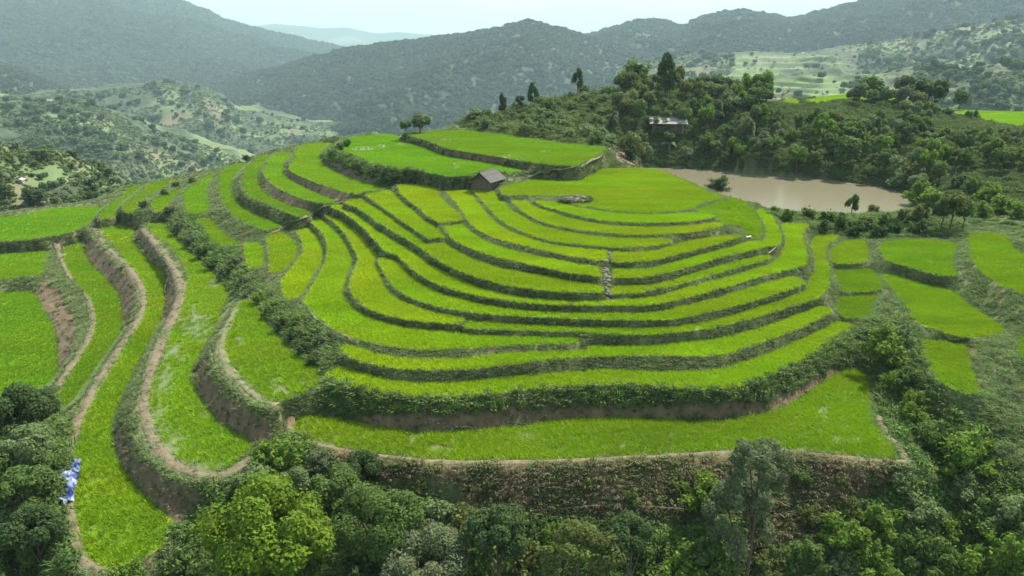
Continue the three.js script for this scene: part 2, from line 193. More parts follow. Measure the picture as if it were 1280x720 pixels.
for (const L of LAND) landLine(L.map((p) => p[3] ? ud(p[0], p[1], p[2]) : at(p[0], p[1], p[2])));
// the far side of the hill falls away: two lines behind its edge
const EDGE = [[-140, 272, 10.6], [0, 266, 10.8], [62, 258, 11], [120, 250, 11.8], [160, 231, 12.4], [215, 221, 13.6], [272, 209, 15.2], [312, 198, 16.8], [345, 186, 18.6], [385, 177, 19.6], [432, 168, 22.2], [490, 164, 23.4]];
const back = (d, dy) => landLine(EDGE.map((e) => { const p = at(...e), r = Math.hypot(p[0], p[2]); return [p[0] * (1 + d / r), p[1] - dy, p[2] * (1 + d / r)]; }));
back(2.2, 0.15); back(16, 7); back(45, 24);
landLine([[556, 215, 8], [650, 225, 10], [760, 240, 10], [900, 240, 9], [1050, 240, 10], [1200, 250, 8], [1400, 250, 8]].map((p) => ud(...p)));
for (let i = 0; i < NS; i++) { FX[i] = 3; Y[i] = -3; const v = (NR - 1) * NS + i; FX[v] = 3; Y[v] = -28; }
{ // fill: coarse to fine, then relaxation
  const lv = [{ w: NS, h: NR, y: Float32Array.from(Y), k: Float32Array.from(FX, (f) => f ? 1 : 0) }];
  while (lv.at(-1).w > 4) { const a = lv.at(-1), w = Math.ceil(a.w / 2), h = Math.ceil(a.h / 2), y = new Float32Array(w * h), k = new Float32Array(w * h); for (let j = 0; j < a.h; j++) for (let i = 0; i < a.w; i++) { const s = j * a.w + i, t = (j >> 1) * w + (i >> 1); if (a.k[s]) { y[t] += a.y[s]; k[t]++; } } for (let t = 0; t < y.length; t++) if (k[t]) { y[t] /= k[t]; k[t] = 1; } lv.push({ w, h, y, k }); }
  for (let l = lv.length - 1; l >= 0; l--) {
    const a = lv[l], up = lv[l + 1];
    for (let j = 0; j < a.h; j++) for (let i = 0; i < a.w; i++) { const s = j * a.w + i; if (!a.k[s]) a.y[s] = up ? up.y[(j >> 1) * up.w + (i >> 1)] : 10; }
    for (let it = 0; it < (l ? 80 : 90); it++) for (let j = 0; j < a.h; j++) for (let i = 0; i < a.w; i++) { const s = j * a.w + i; if (a.k[s]) continue; const m = (a.y[s - (i > 0 ? 1 : -1)] + a.y[s + (i < a.w - 1 ? 1 : -1)] + a.y[s - (j > 0 ? a.w : -a.w)] + a.y[s + (j < a.h - 1 ? a.w : -a.w)]) / 4; a.y[s] += (m - a.y[s]) * 1.5; }
  }
  Y.set(lv[0].y);
  // creases of the land lines smoothed, then uneven ground away from the fields
  const dist = new Uint8Array(NV).fill(40); for (let v = 0; v < NV; v++) if (FX[v] === 1 || FX[v] === 2) dist[v] = 0;
  for (let pass = 0; pass < 2; pass++) { for (let v = NS + 1; v < NV; v++) dist[v] = Math.min(dist[v], dist[v - 1] + 1, dist[v - NS] + 1); for (let v = NV - NS - 2; v >= 0; v--) dist[v] = Math.min(dist[v], dist[v + 1] + 1, dist[v + NS] + 1); }
  for (let it = 0; it < 14; it++) for (let j = 1; j < NR - 1; j++) for (let i = 1; i < NS - 1; i++) { const v = j * NS + i; if (dist[v] > 3) Y[v] = mix(Y[v], (Y[v - 1] + Y[v + 1] + Y[v - NS] + Y[v + NS]) / 4, 0.8); }
  for (let v = 0; v < NV; v++) if (dist[v] > 0) Y[v] += (fbm(X[v] * 0.55, Z[v] * 0.55, 4) - 0.5) * 1.5 * Math.min(1, dist[v] / 12) + (vn(X[v] * 2.1, Z[v] * 2.1) - 0.5) * 0.16 * Math.min(1, dist[v] / 2);
}
{ // the ramp at the hill's right shoulder: sown ground that slopes
  const k = names.indexOf('RA'), px = smoothLoop(FIELDS.RA[1]);
  for (let v = 0; v < NV; v++) if (ID[v] === -1) { const [u, w] = toPix(X[v], Y[v], Z[v]); if (u > 860 && u < 960 && w > 240 && w < 305 && inPoly(px, u, w)) ID[v] = k; }
}
function groundY(x, z) { const a = clamp(gi(x, z), 0, NS - 1.001), b = clamp(gj(z), 0, NR - 1.001), i = a | 0, j = b | 0, u = a - i, w = b - j, v = j * NS + i; return mix(mix(Y[v], Y[v + 1], u), mix(Y[v + NS], Y[v + NS + 1], u), w); }
function groundHit(u, v) { const d = ray(u, v); for (let t = 25; t < 280; t += 0.15) { const x = d[0] * t, y = EYE + d[1] * t, z = d[2] * t; if (z < -z0 && y < groundY(x, z)) return [x, groundY(x, z), z]; } return null; }
// triangles, sorted by the field they belong to
const tris = { '-1': [] };
for (let j = 0; j < NR - 1; j++) for (let i = 0; i < NS - 1; i++) {
  const a = j * NS + i, b = a + 1, c = a + NS, d = c + 1, one = (p, q, r) => ID[p] === ID[q] && ID[q] === ID[r] ? ID[p] : -1;
  const m = +(one(a, b, d) >= 0) + (one(a, d, c) >= 0), n = +(one(a, b, c) >= 0) + (one(b, d, c) >= 0);
  for (const t of (m > n || (m === n && Math.abs(Y[a] - Y[d]) <= Math.abs(Y[b] - Y[c])) ? [[a, b, d], [a, d, c]] : [[a, b, c], [b, d, c]])) (tris[one(...t)] ??= []).push(...t);
}
for (const k of Object.keys(tris)) if (k !== '-1') { // a field is one piece: stray islands go back to the bank
  const L = tris[k], p = new Map(), find = (v) => { while (p.get(v) !== v) { p.set(v, p.get(p.get(v))); v = p.get(v); } return v; };
  for (const v of L) if (!p.has(v)) p.set(v, v);
  for (let q = 0; q < L.length; q += 3) { p.set(find(L[q]), find(L[q + 1])); p.set(find(L[q + 1]), find(L[q + 2])); }
  const n = new Map(); for (let q = 0; q < L.length; q += 3) { const r = find(L[q]); n.set(r, (n.get(r) ?? 0) + 1); }
  if (n.size > 1) { const best = [...n].sort((x, y) => y[1] - x[1])[0][0], keep = []; for (let q = 0; q < L.length; q += 3) (find(L[q]) === best ? keep : tris[-1]).push(L[q], L[q + 1], L[q + 2]); tris[k] = keep; }
}
function gridGeo(list, colorFn) {
  const map = new Map(), pos = [], uv = [], col = [], idx = [];
  for (const v of list) { let q = map.get(v); if (q === undefined) { q = map.size; map.set(v, q); pos.push(X[v], Y[v], Z[v]); uv.push(X[v] / 6, Z[v] / 6); if (colorFn) col.push(...colorFn(v)); } idx.push(q); }
  const g = new THREE.BufferGeometry(); g.setAttribute('position', new THREE.Float32BufferAttribute(pos, 3)); g.setAttribute('uv', new THREE.Float32BufferAttribute(uv, 2)); if (colorFn) g.setAttribute('color', new THREE.Float32BufferAttribute(col, 3)); g.setIndex(idx); g.computeVertexNormals(); return g;
}
// where the photograph shows bare soil, dry straw, leafy growth (pixel outlines)
const BARE = [[202, 328, 219, 342, 223, 372, 212, 406, 202, 404, 206, 362], [140, 545, 150, 528, 160, 545, 175, 575, 205, 602, 250, 618, 242, 640, 222, 655, 185, 625, 160, 597, 146, 572], [243, 462, 262, 450, 268, 480, 296, 508, 336, 527, 336, 552, 318, 558, 290, 541, 262, 513, 247, 496], [104, 298, 122, 303, 140, 325, 164, 346, 171, 374, 161, 412, 152, 398, 147, 368, 125, 342, 107, 325], [40, 366, 60, 350, 78, 372, 94, 398, 96, 420, 88, 450, 70, 476, 71, 440, 67, 410, 55, 390], [150, 274, 165, 273, 180, 290, 190, 305, 206, 330, 205, 343, 185, 325, 167, 298, 170, 287], [325, 222, 335, 228, 360, 243, 385, 255, 400, 259, 386, 266, 360, 257, 340, 245, 325, 232], [355, 208, 365, 214, 385, 226, 420, 241, 437, 248, 425, 253, 395, 243, 370, 229, 357, 221], [492, 168, 505, 166, 535, 178, 560, 187, 600, 194, 640, 201, 672, 206, 672, 212, 622, 206, 560, 195, 519, 178], [402, 198, 430, 210, 455, 221, 480, 233, 452, 228, 427, 220], [430, 524, 480, 518, 560, 520, 640, 514, 740, 510, 860, 510, 960, 503, 1040, 460, 1052, 464, 997, 501, 960, 517, 890, 527, 745, 525, 640, 536, 540, 543, 480, 537], [1208, 432, 1217, 436, 1229, 492, 1222, 492, 1213, 450], [765, 186, 785, 190, 800, 200, 808, 212, 785, 210, 770, 198]];
const DRY = [[400, 560, 500, 580, 640, 584, 890, 572, 1000, 570, 1142, 582, 1080, 625, 980, 615, 900, 628, 860, 655, 640, 652, 590, 632, 560, 600, 470, 600], [940, 620, 1080, 615, 1000, 690, 940, 725, 920, 725]];
const LEAFY = [[200, 268, 250, 273, 262, 292, 300, 315, 308, 345, 345, 372, 385, 398, 427, 432, 415, 472, 400, 466, 345, 408, 318, 377, 287, 366, 262, 333, 215, 290], [405, 178, 422, 188, 450, 203, 500, 216, 560, 224, 592, 228, 588, 238, 540, 232, 500, 228, 480, 236, 440, 215, 405, 200], [1070, 408, 1100, 398, 1140, 410, 1150, 440, 1165, 485, 1190, 515, 1228, 540, 1240, 590, 1310, 600, 1310, 740, 960, 740, 1040, 650, 1150, 600, 1150, 585, 1110, 540, 1092, 500, 1090, 470], [220, 670, 310, 590, 360, 545, 405, 570, 470, 612, 580, 645, 860, 665, 960, 650, 960, 800, 200, 800], [-80, 500, 60, 488, 80, 515, 93, 545, 84, 580, 78, 640, 88, 700, 110, 760, -80, 760], [960, 268, 1000, 262, 1060, 264, 1130, 264, 1200, 280, 1210, 297, 1100, 299, 1030, 294, 1000, 279, 975, 275], [405, 478, 480, 492, 570, 500, 715, 487, 870, 490, 960, 474, 1060, 415, 1062, 455, 960, 505, 860, 512, 640, 516, 430, 524, 395, 510]];
const WOOD = [[560, 150, 640, 128, 700, 112, 760, 100, 830, 96, 900, 100, 970, 115, 1050, 116, 1130, 112, 1180, 145, 1320, 160, 1320, 262, 1240, 268, 1150, 262, 1140, 240, 1050, 226, 950, 217, 850, 209, 790, 208, 768, 186, 700, 178, 620, 166, 585, 160]];
const within = (L, u, v) => L.some((p) => inPoly(p, u, v));
const SOIL = [0.122, 0.093, 0.056], EARTHGREEN = [0.105, 0.135, 0.055], STRAW = [0.15, 0.125, 0.07], LEAFFLOOR = [0.045, 0.06, 0.024];
const classOf = (u, v) => within(BARE, u, v) || (v < 300 && (within(BARE, u, v + 2.5) || within(BARE, u, v - 2))) ? 1 : within(DRY, u, v) ? 2 : within(LEAFY, u, v) ? 3 : within(WOOD, u, v) ? 4 : 0;
const cls = new Uint8Array(NV);
for (const v of new Set(tris[-1])) { const [u, w] = toPix(X[v], Y[v], Z[v]); cls[v] = classOf(u + (fbm(X[v] * 1.3, Z[v] * 1.3, 2) - 0.5) * (w > 450 ? 12 : w > 300 ? 7 : 3), w + (fbm(X[v] * 1.3 + 50, Z[v] * 1.3, 2) - 0.5) * (w > 450 ? 12 : w > 300 ? 7 : 3)); }
const terrain = new THREE.Mesh(gridGeo(tris[-1], (v) => {
  const c = [EARTHGREEN, SOIL, STRAW, LEAFFLOOR, LEAFFLOOR][cls[v]], n = fbm(X[v] * 0.7, Z[v] * 0.7, 4), m = fbm(X[v] * 3.1 + 7, Z[v] * 3.1, 3), e = cls[v] === 1 ? 0 : sst(0.5, 0.72, n) * 0.5;
  return [0, 1, 2].map((k) => mix(c[k], SOIL[k], Z[v] < -150 ? e * 0.2 : e) * (0.65 + 0.7 * m));
}), new THREE.MeshStandardMaterial({ vertexColors: true, map: grainTex, bumpMap: bumpTex, bumpScale: 0.06, roughness: 0.97 }));
structure(terrain, 'hillside', 'terraced hillside of earth banks and rough grass');
console.log('terrain', tris[-1].length / 3);

// footpaths: low rounded ribbons of trodden earth on the banks
const pathMat = { earth: std(lin(0.15, 0.125, 0.085), 0.97, { map: grainTex, bumpMap: bumpTex, bumpScale: 0.05 }), straw: std(lin(0.165, 0.14, 0.085), 0.97, { map: grainTex, bumpMap: bumpTex, bumpScale: 0.05 }), grey: std(lin(0.15, 0.16, 0.085), 0.97, { map: grainTex, bumpMap: bumpTex, bumpScale: 0.05 }) };
function ribbon(line, width, lift) {
  const pos = [], uv = [], idx = [], n = line.length / 2, R = 6; let run = 0;
  for (let k = 0; k < n; k++) {
    const x = line[2 * k], z = line[2 * k + 1], a = Math.max(0, k - 1), b = Math.min(n - 1, k + 1), dx = line[2 * b] - line[2 * a], dz = line[2 * b + 1] - line[2 * a + 1], l = Math.hypot(dx, dz) || 1, nx = -dz / l, nz = dx / l;
    if (k) run += Math.hypot(x - line[2 * k - 2], z - line[2 * k - 1]);
    const wv = width * (0.55 + 0.35 * vn(run * 0.5, width * 10) + 0.3 * vn(run * 2.3, width * 7)), yc = groundY(x, z);
    for (let r = 0; r <= R; r++) { const t = r / R * 2 - 1, jit = (vn(run * 3.1 + r * 9, r * 5) - 0.5) * 0.16, px = x + nx * (t * wv / 2 + jit), pz = z + nz * (t * wv / 2 + jit); pos.push(px, mix(Math.max(groundY(px, pz), yc - 0.1), yc, 0.6) + lift * (1 - t * t * t * t) - 0.06 * t * t * t * t + (fbm(px * 4, pz * 4, 3) - 0.5) * 0.17, pz); uv.push(px / 3, pz / 3); }
  }
  for (let k = 0; k + 1 < n; k++) for (let r = 0; r < R; r++) { const a = k * (R + 1) + r, b = a + 1, c = a + R + 1, d = c + 1; idx.push(a, c, b, b, c, d); }
  const g = new THREE.BufferGeometry(); g.setAttribute('position', new THREE.Float32BufferAttribute(pos, 3)); g.setAttribute('uv', new THREE.Float32BufferAttribute(uv, 2)); g.setIndex(idx); g.computeVertexNormals();
  if (g.attributes.normal.getY(3) < 0) { for (let q = 0; q < idx.length; q += 3) { const t = idx[q]; idx[q] = idx[q + 1]; idx[q + 1] = t; } g.setIndex(idx); g.computeVertexNormals(); }
  return g;
}
for (const P of PATHS) {
  let line = P.line;
  if (!line) { line = []; const px = smoothLoop(P[0], false); for (let k = 0; k < px.length; k += 2) { const q = groundHit(px[k], px[k + 1]); if (q) line.push(q[0], q[2]); } }
  P.line = line;
  structure(new THREE.Mesh(ribbon(line, P[2], 0.09), pathMat[P[3]]), 'footpath', 'narrow trodden footpath on a terrace bank');
}
// pond
{ const sh = new THREE.Shape(); for (let k = 0; k < pondPoly.length; k += 2) { const x = pondPoly[k], y = -pondPoly[k + 1]; k ? sh.lineTo(x, y) : sh.moveTo(x, y); }
  const g = new THREE.ShapeGeometry(sh); g.rotateX(-Math.PI / 2); g.translate(0, POND_Y, 0);
  const uv = g.attributes.uv; for (let k = 0; k < uv.count; k++) uv.setXY(k, uv.getX(k) / 9, uv.getY(k) / 9);
  structure(new THREE.Mesh(g, std(lin(0.125, 0.119, 0.081), 0.24)), 'pond', 'muddy brown pond behind the round terraced hill'); }
// ---------- leaf, blade and tree geometry ----------
function rawGeo(pos, col, idx) { const g = new THREE.BufferGeometry(); g.setAttribute('position', new THREE.Float32BufferAttribute(pos, 3)); g.setAttribute('color', new THREE.Float32BufferAttribute(col, 3)); g.setIndex(idx); g.computeVertexNormals(); return g; }
function leafCloud(seed, n, size, place, tilt = 0.9) { // n leaf-sized faces spread through the crown's volume
  const R = rng(seed), pos = [], col = [], idx = [], N = new THREE.Vector3(), U = new THREE.Vector3(), V = new THREE.Vector3();
  for (let k = 0; k < n; k++) {
    const [p, nr] = place(R);
    N.set(nr[0] + (R() - 0.5) * 2 * tilt, nr[1] + (R() - 0.5) * 2 * tilt + 0.25, nr[2] + (R() - 0.5) * 2 * tilt).normalize();
    U.set(R() - 0.5, R() - 0.5, R() - 0.5).cross(N).normalize(); V.crossVectors(N, U);
    const s = size * (0.6 + 0.8 * R()), l = s * 0.62, w = s * 0.36, q = pos.length / 3, c = 0.72 + 0.5 * R(), y = 0.9 + 0.25 * R();
    pos.push(p[0] - U.x * l, p[1] - U.y * l, p[2] - U.z * l, p[0] + V.x * w - N.x * w * 0.3, p[1] + V.y * w - N.y * w * 0.3, p[2] + V.z * w - N.z * w * 0.3, p[0] + U.x * l, p[1] + U.y * l, p[2] + U.z * l, p[0] - V.x * w - N.x * w * 0.3, p[1] - V.y * w - N.y * w * 0.3, p[2] - V.z * w - N.z * w * 0.3);
    for (let e = 0; e < 4; e++) col.push(c * y, c, c * 0.95);
    idx.push(q, q + 1, q + 2, q, q + 2, q + 3);
  }
  return rawGeo(pos, col, idx);
}
function lobes(seed, n, spread, r0, r1, flat = 1) { const R = rng(seed), L = []; for (let k = 0; k < n; k++) { const a = R() * 6.283, e = Math.asin(R() * 1.7 - 0.75), q = spread * Math.cbrt(0.25 + 0.75 * R()); L.push([Math.cos(a) * Math.cos(e) * q, Math.sin(e) * q * flat, Math.sin(a) * Math.cos(e) * q, mix(r0, r1, R())]); } return L; }
function lobePlace(L) { return (R) => { const b = L[(R() * L.length) | 0], a = R() * 6.283, y = R() * 1.75 - 0.75, c = Math.sqrt(1 - y * y), q = b[3] * (R() < 0.75 ? 0.82 + 0.26 * R() : 0.3 + 0.6 * R()), n = [Math.cos(a) * c, y, Math.sin(a) * c]; return [[b[0] + n[0] * q, b[1] + n[1] * q, b[2] + n[2] * q], n]; }; }
const conePlace = (R) => { const t = Math.pow(R(), 0.8), a = R() * 6.283, tier = (t * 7) % 1, r = (1 - t) * 0.95 * (0.55 + 0.45 * (1 - tier)) * (0.35 + 0.65 * Math.sqrt(R())) + 0.04; return [[Math.cos(a) * r, t * 2 - 1 - r * 0.1, Math.sin(a) * r], [Math.cos(a), 0.35, Math.sin(a)]]; };
function bushPlace(seed) { // many uneven sprays rising from a common foot
  const R0 = rng(seed * 13), S = []; for (let k = 0; k < 26; k++) { const a = R0() * 6.283, e = 0.15 + 1.25 * R0(), l = 0.75 + 0.5 * R0(); S.push([Math.cos(a) * Math.cos(e) * l * 1.05, Math.sin(e) * l * 1.3 - 0.75, Math.sin(a) * Math.cos(e) * l * 1.05, 0.13 + 0.2 * R0()]); }
  return (R) => { const s = S[(R() * S.length) | 0], t = Math.pow(R(), 0.45), a = R() * 6.283, y = R() * 1.8 - 0.8, c = Math.sqrt(1 - y * y), q = s[3] * (0.5 + 0.6 * R()) * (0.5 + t * 0.6), n = [Math.cos(a) * c, y, Math.sin(a) * c]; return [[s[0] * t + n[0] * q, mix(-0.75, s[1], t) + n[1] * q, s[2] * t + n[2] * q], n]; };
}
const CROWN = {
  fine: [1, 2, 3].map((s) => leafCloud(s, 9500, 0.082, lobePlace(lobes(s * 7, 22, 0.70, 0.2, 0.38, 0.85)))),
  mid: [4, 5, 6, 7].map((s) => leafCloud(s, 3600, 0.135, lobePlace(lobes(s * 7, 11, 0.62, 0.30, 0.50, 0.85)))),
  coarse: [8, 9, 10, 11, 12].map((s) => leafCloud(s, 1200, 0.225, lobePlace(lobes(s * 7, 8, 0.58, 0.34, 0.52, 0.85)))),
  tall: [13, 14].map((s) => leafCloud(s, 1100, 0.24, lobePlace(lobes(s * 7, 9, 0.72, 0.24, 0.42, 1.0)))),
  cone: [15, 16].map((s) => leafCloud(s, 900, 0.24, conePlace)),
  bush: [24, 25, 26, 27].map((s) => leafCloud(s, 3300, 0.135, bushPlace(s))),
  low: [44, 45, 46, 47].map((s) => leafCloud(s, 1150, 0.23, bushPlace(s))),
  huge: [21, 22].map((s) => leafCloud(s, 17000, 0.05, lobePlace(lobes(s * 7, 34, 0.76, 0.15, 0.3, 0.85)))),
  airy: [17, 18].map((s) => leafCloud(s, 7000, 0.07, lobePlace(lobes(s * 7, 20, 0.82, 0.15, 0.30, 1.0)))),
};
function bladeTuft(seed, n, rad, hgt, wid, lean, c0 = 0.7, c1 = 0.55) {
  const R = rng(seed), pos = [], col = [], idx = [];
  for (let k = 0; k < n; k++) {
    const a = R() * 6.283, q = rad * Math.sqrt(R()), x = Math.cos(a) * q, z = Math.sin(a) * q, b = a + (R() - 0.5) * 2.4, h = hgt * (0.6 + 0.6 * R()), o = lean * h * (0.3 + R()), w = wid * (0.7 + 0.6 * R()), px = -Math.sin(b + R()) * w, pz = Math.cos(b) * w, c = c0 + c1 * R(), y = 0.94 + 0.14 * R(), s = pos.length / 3;
    const mx = x + Math.cos(b) * o * 0.35, mz = z + Math.sin(b) * o * 0.35;
    pos.push(x - px * 0.6, -0.03, z - pz * 0.6, x + px * 0.6, -0.03, z + pz * 0.6, mx - px, h * 0.62, mz - pz, mx + px, h * 0.62, mz + pz, x + Math.cos(b) * o, h * (1 - lean * 0.25), z + Math.sin(b) * o);
    for (let e = 0; e < 5; e++) col.push(c * y, c, c);
    idx.push(s, s + 1, s + 2, s + 1, s + 3, s + 2, s + 2, s + 3, s + 4);
  }
  return rawGeo(pos, col, idx);
}
const TUFT = { rice: bladeTuft(31, 34, 0.27, 0.25, 0.017, 0.6, 0.86, 0.26), grass: bladeTuft(32, 24, 0.2, 0.40, 0.019, 1.0), straw: bladeTuft(33, 18, 0.22, 0.46, 0.018, 1.3) };
const domePlace = (R) => { const a = R() * 6.283, y = R(), c = Math.sqrt(1 - y * y), q = 0.55 + 0.5 * R(), n = [Math.cos(a) * c, y, Math.sin(a) * c]; return [[n[0] * q, n[1] * q * 0.8, n[2] * q], n]; };
TUFT.leafy = leafCloud(34, 120, 0.27, domePlace);
TUFT.weed = mergeGeometries([leafCloud(35, 50, 0.23, domePlace), bladeTuft(36, 18, 0.5, 1.1, 0.04, 0.7)]);
function stuff(geo, mat, list, name, parent, label) { // list of [x,y,z, scaleXZ, scaleY, turn, r,g,b]
  const m = new THREE.InstancedMesh(geo, mat, list.length), q = new THREE.Quaternion(), M = new THREE.Matrix4(), up = new THREE.Vector3(0, 1, 0), c = new THREE.Color();
  list.forEach((p, k) => { q.setFromAxisAngle(up, p[5]); M.compose(new THREE.Vector3(p[0], p[1], p[2]), q, new THREE.Vector3(p[3], p[4], p[3])); m.setMatrixAt(k, M); c.setRGB(p[6], p[7], p[8]); m.setColorAt(k, c); });
  m.castShadow = m.receiveShadow = true; m.userData.kind = 'stuff'; if (label) m.userData.label = label;
  if (parent) { m.name = name; parent.add(m); } else top(m, name);
  return m;
}
const bladeMat = leafMat(lin(1, 1, 1), 0.45), weedMat = leafMat(lin(1, 1, 1), 0.45);
function eachTri(list, cb) { for (let k = 0; k < list.length; k += 3) { const a = list[k], b = list[k + 1], c = list[k + 2], ux = X[b] - X[a], uy = Y[b] - Y[a], uz = Z[b] - Z[a], vx = X[c] - X[a], vy = Y[c] - Y[a], vz = Z[c] - Z[a]; cb(a, b, c, 0.5 * Math.hypot(uy * vz - uz * vy, uz * vx - ux * vz, ux * vy - uy * vx)); } }
function pick(R, a, b, c) { let u = R(), v = R(); if (u + v > 1) { u = 1 - u; v = 1 - v; } return [X[a] + (X[b] - X[a]) * u + (X[c] - X[a]) * v, Y[a] + (Y[b] - Y[a]) * u + (Y[c] - Y[a]) * v, Z[a] + (Z[b] - Z[a]) * u + (Z[c] - Z[a]) * v]; }
function poisson(R, m) { return Math.floor(m) + (R() < m - Math.floor(m) ? 1 : 0); }

// ---------- rice paddies ----------
const HILL = 'long narrow curving strip of bright rice on the round terraced hill', HILLG = 'rice strips of the round terraced hill';
const ABOUT = {
  P13: ['short rice strip directly below the stone heap on the hill top'], P12: ['second rice strip below the stone heap on the hill top'], P11: ['third rice strip below the stone heap, running up to the wooden hut'],
  P10L: ['fourth rice strip below the stone heap, on the hut side of the stone line'], P10R: ['fourth rice strip below the stone heap, on the pond side of the stone line'], P9bL: ['fifth rice strip below the stone heap, on the hut side of the stone line'], P9R: ['fifth rice strip below the stone heap, pond side, curling up to the bank'], P7: ['sixth rice strip below the stone heap, on the hut side of the stone line'], P7R: ['sixth rice strip below the stone heap, on the pond side of the stone line'],
  P6: ['seventh rice strip below the stone heap, sweeping from the diagonal path to the pond hedge'], P5: ['eighth rice strip below the stone heap, pointed at both ends'], PR2: ['ninth rice strip below the stone heap, curling up to the pond hedge'],
  LH1: ['slanting rice strip on the valley shoulder, first above the long level paddy'], LH2: ['slanting rice strip on the valley shoulder, second above the long level paddy'], LH3: ['small rice patch on the valley shoulder, third above the long level paddy'], LH4: ['rounded rice paddy on the valley shoulder, fourth above the long level paddy'], LH5: ['long curved rice paddy on the valley shoulder, fifth above the long level paddy'], LH6: ['curved rice paddy under the lower brown earth wall on the valley shoulder'],
  P14: ['broad level rice paddy on the very top of the round hill, behind the stone heap'], P8: ['short closed rice strip ending in a hook beside the grassy diagonal path'], P9a: ['rice paddy just below the wooden hut with a thin cross bund at its foot'],
  P4: ['rice paddy widening from a narrow neck below the grassy diagonal path'], P3: ['long rice strip wrapping the hill foot, edged by a pale thin path'], P2: ['crescent rice paddy between two grassy bunds beside the weedy ditch'], P1: ['small rounded rice paddy enclosed by a curved grassy bund'], P0: ['tiny oval rice paddy at the head of the weedy ditch'],
  PL1: ['second lowest curved rice strip above the tall green bank'], PM1: ['rice strip along the top edge of the tall green bank'], PB: ['lowest wide rice paddy between the tall green bank and the dry grass slope'],
  LA: ['leaf-shaped rice paddy between the weedy ditch and a bare curved earth wall'], LB: ['waterlogged patchy rice paddy with open muddy water along the earth path'], LC: ['long deep-green rice paddy ending in a wide tongue beside the blue tarpaulin'], LD: ['slender curved rice strip between two bare earth walls and footpaths'], LE: ['small rice paddy above the earth step, beside the grassy path'], LF: ['wide deep-green rice paddy beside the leafy trees and bare earth wall'], LG: ['long level rice paddy along the valley rim'],
  LI1: ['back rice paddy with pools of water, between the hut and the valley rim'], LI2: ['back rice paddy above the long brown earth wall, below the wooded hill'],
  R1: ['small square rice paddy nearest the pond bank, uppermost of three'], R2: ['small square rice paddy, middle one of three in a column'], R3: ['small square rice paddy, lowest of three in a column'], R4: ['rice paddy below the pond shrubs and above a thick grass bank'], R5: ['large diagonal rice paddy below a thick grey-green grass bank'], R6: ['sloping edge rice paddy beside the wide grass bank'], R7: ['small pointed rice paddy below the diagonal paddy, beside a bare soil cut'], R8: ['sliver of rice paddy on the shrubby slope'],
  RA: ['sloping shoulder of rice where the hill strips run out beside the pond'], RB1: ['yellow-green rice field behind the wooded slope'], RB2: ['upper narrow rice field among the trees on the wooded hill'], RB3: ['lower small rice patch among the trees on the wooded hill'],
  LH8: ['broad rice paddy curving below the shrubby bank at the valley rim'], LH7: ['curved rice paddy between the two brown earth walls of the valley shoulder'], LH5b: ['short slanting rice paddy beside the weedy ditch, under a thick grass bank'],
};
const TINT = { P: [0.275, 0.435, 0.002], L: [0.175, 0.335, 0.004], R: [0.2, 0.36, 0.004] };
const TINTS = { LI1: [0.18, 0.36, 0.008], LI2: [0.18, 0.36, 0.008], LA: [0.2, 0.37, 0.008], LB: [0.2, 0.37, 0.01], LH8: [0.19, 0.36, 0.008], LH7: [0.19, 0.36, 0.008], LH6: [0.18, 0.35, 0.008], P14: [0.235, 0.395, 0.002], PB: [0.215, 0.375, 0.004], RB1: [0.22, 0.4, 0.01], RB2: [0.24, 0.4, 0.01], RB3: [0.24, 0.4, 0.01] };
const WET = { LB: [[245, 405, 26, 24], [222, 440, 14, 18], [208, 475, 14, 34], [202, 520, 13, 30], [222, 556, 17, 18], [250, 580, 30, 9], [268, 355, 8, 8]], LA: [[346, 480, 9, 13], [300, 425, 7, 10], [358, 492, 6, 8]], PB: [[660, 545, 16, 6], [1032, 517, 8, 14], [1045, 548, 11, 5], [550, 562, 20, 6], [520, 545, 12, 5]], LI1: [[455, 186, 24, 3.5], [478, 183, 9, 3.5], [500, 180, 7, 2.5], [570, 207, 9, 4]], LI2: [[637, 197, 26, 4.5], [680, 189, 9, 3], [555, 175, 9, 2]] };
const bedMat = std(lin(0.16, 0.26, 0.008), 0.95, { map: grainTex }), wetMat = new THREE.MeshPhysicalMaterial({ color: lin(0.085, 0.115, 0.04), roughness: 0.3, specularIntensity: 0.55, bumpMap: bumpTex, bumpScale: 0.004 });
let riceCount = 0;
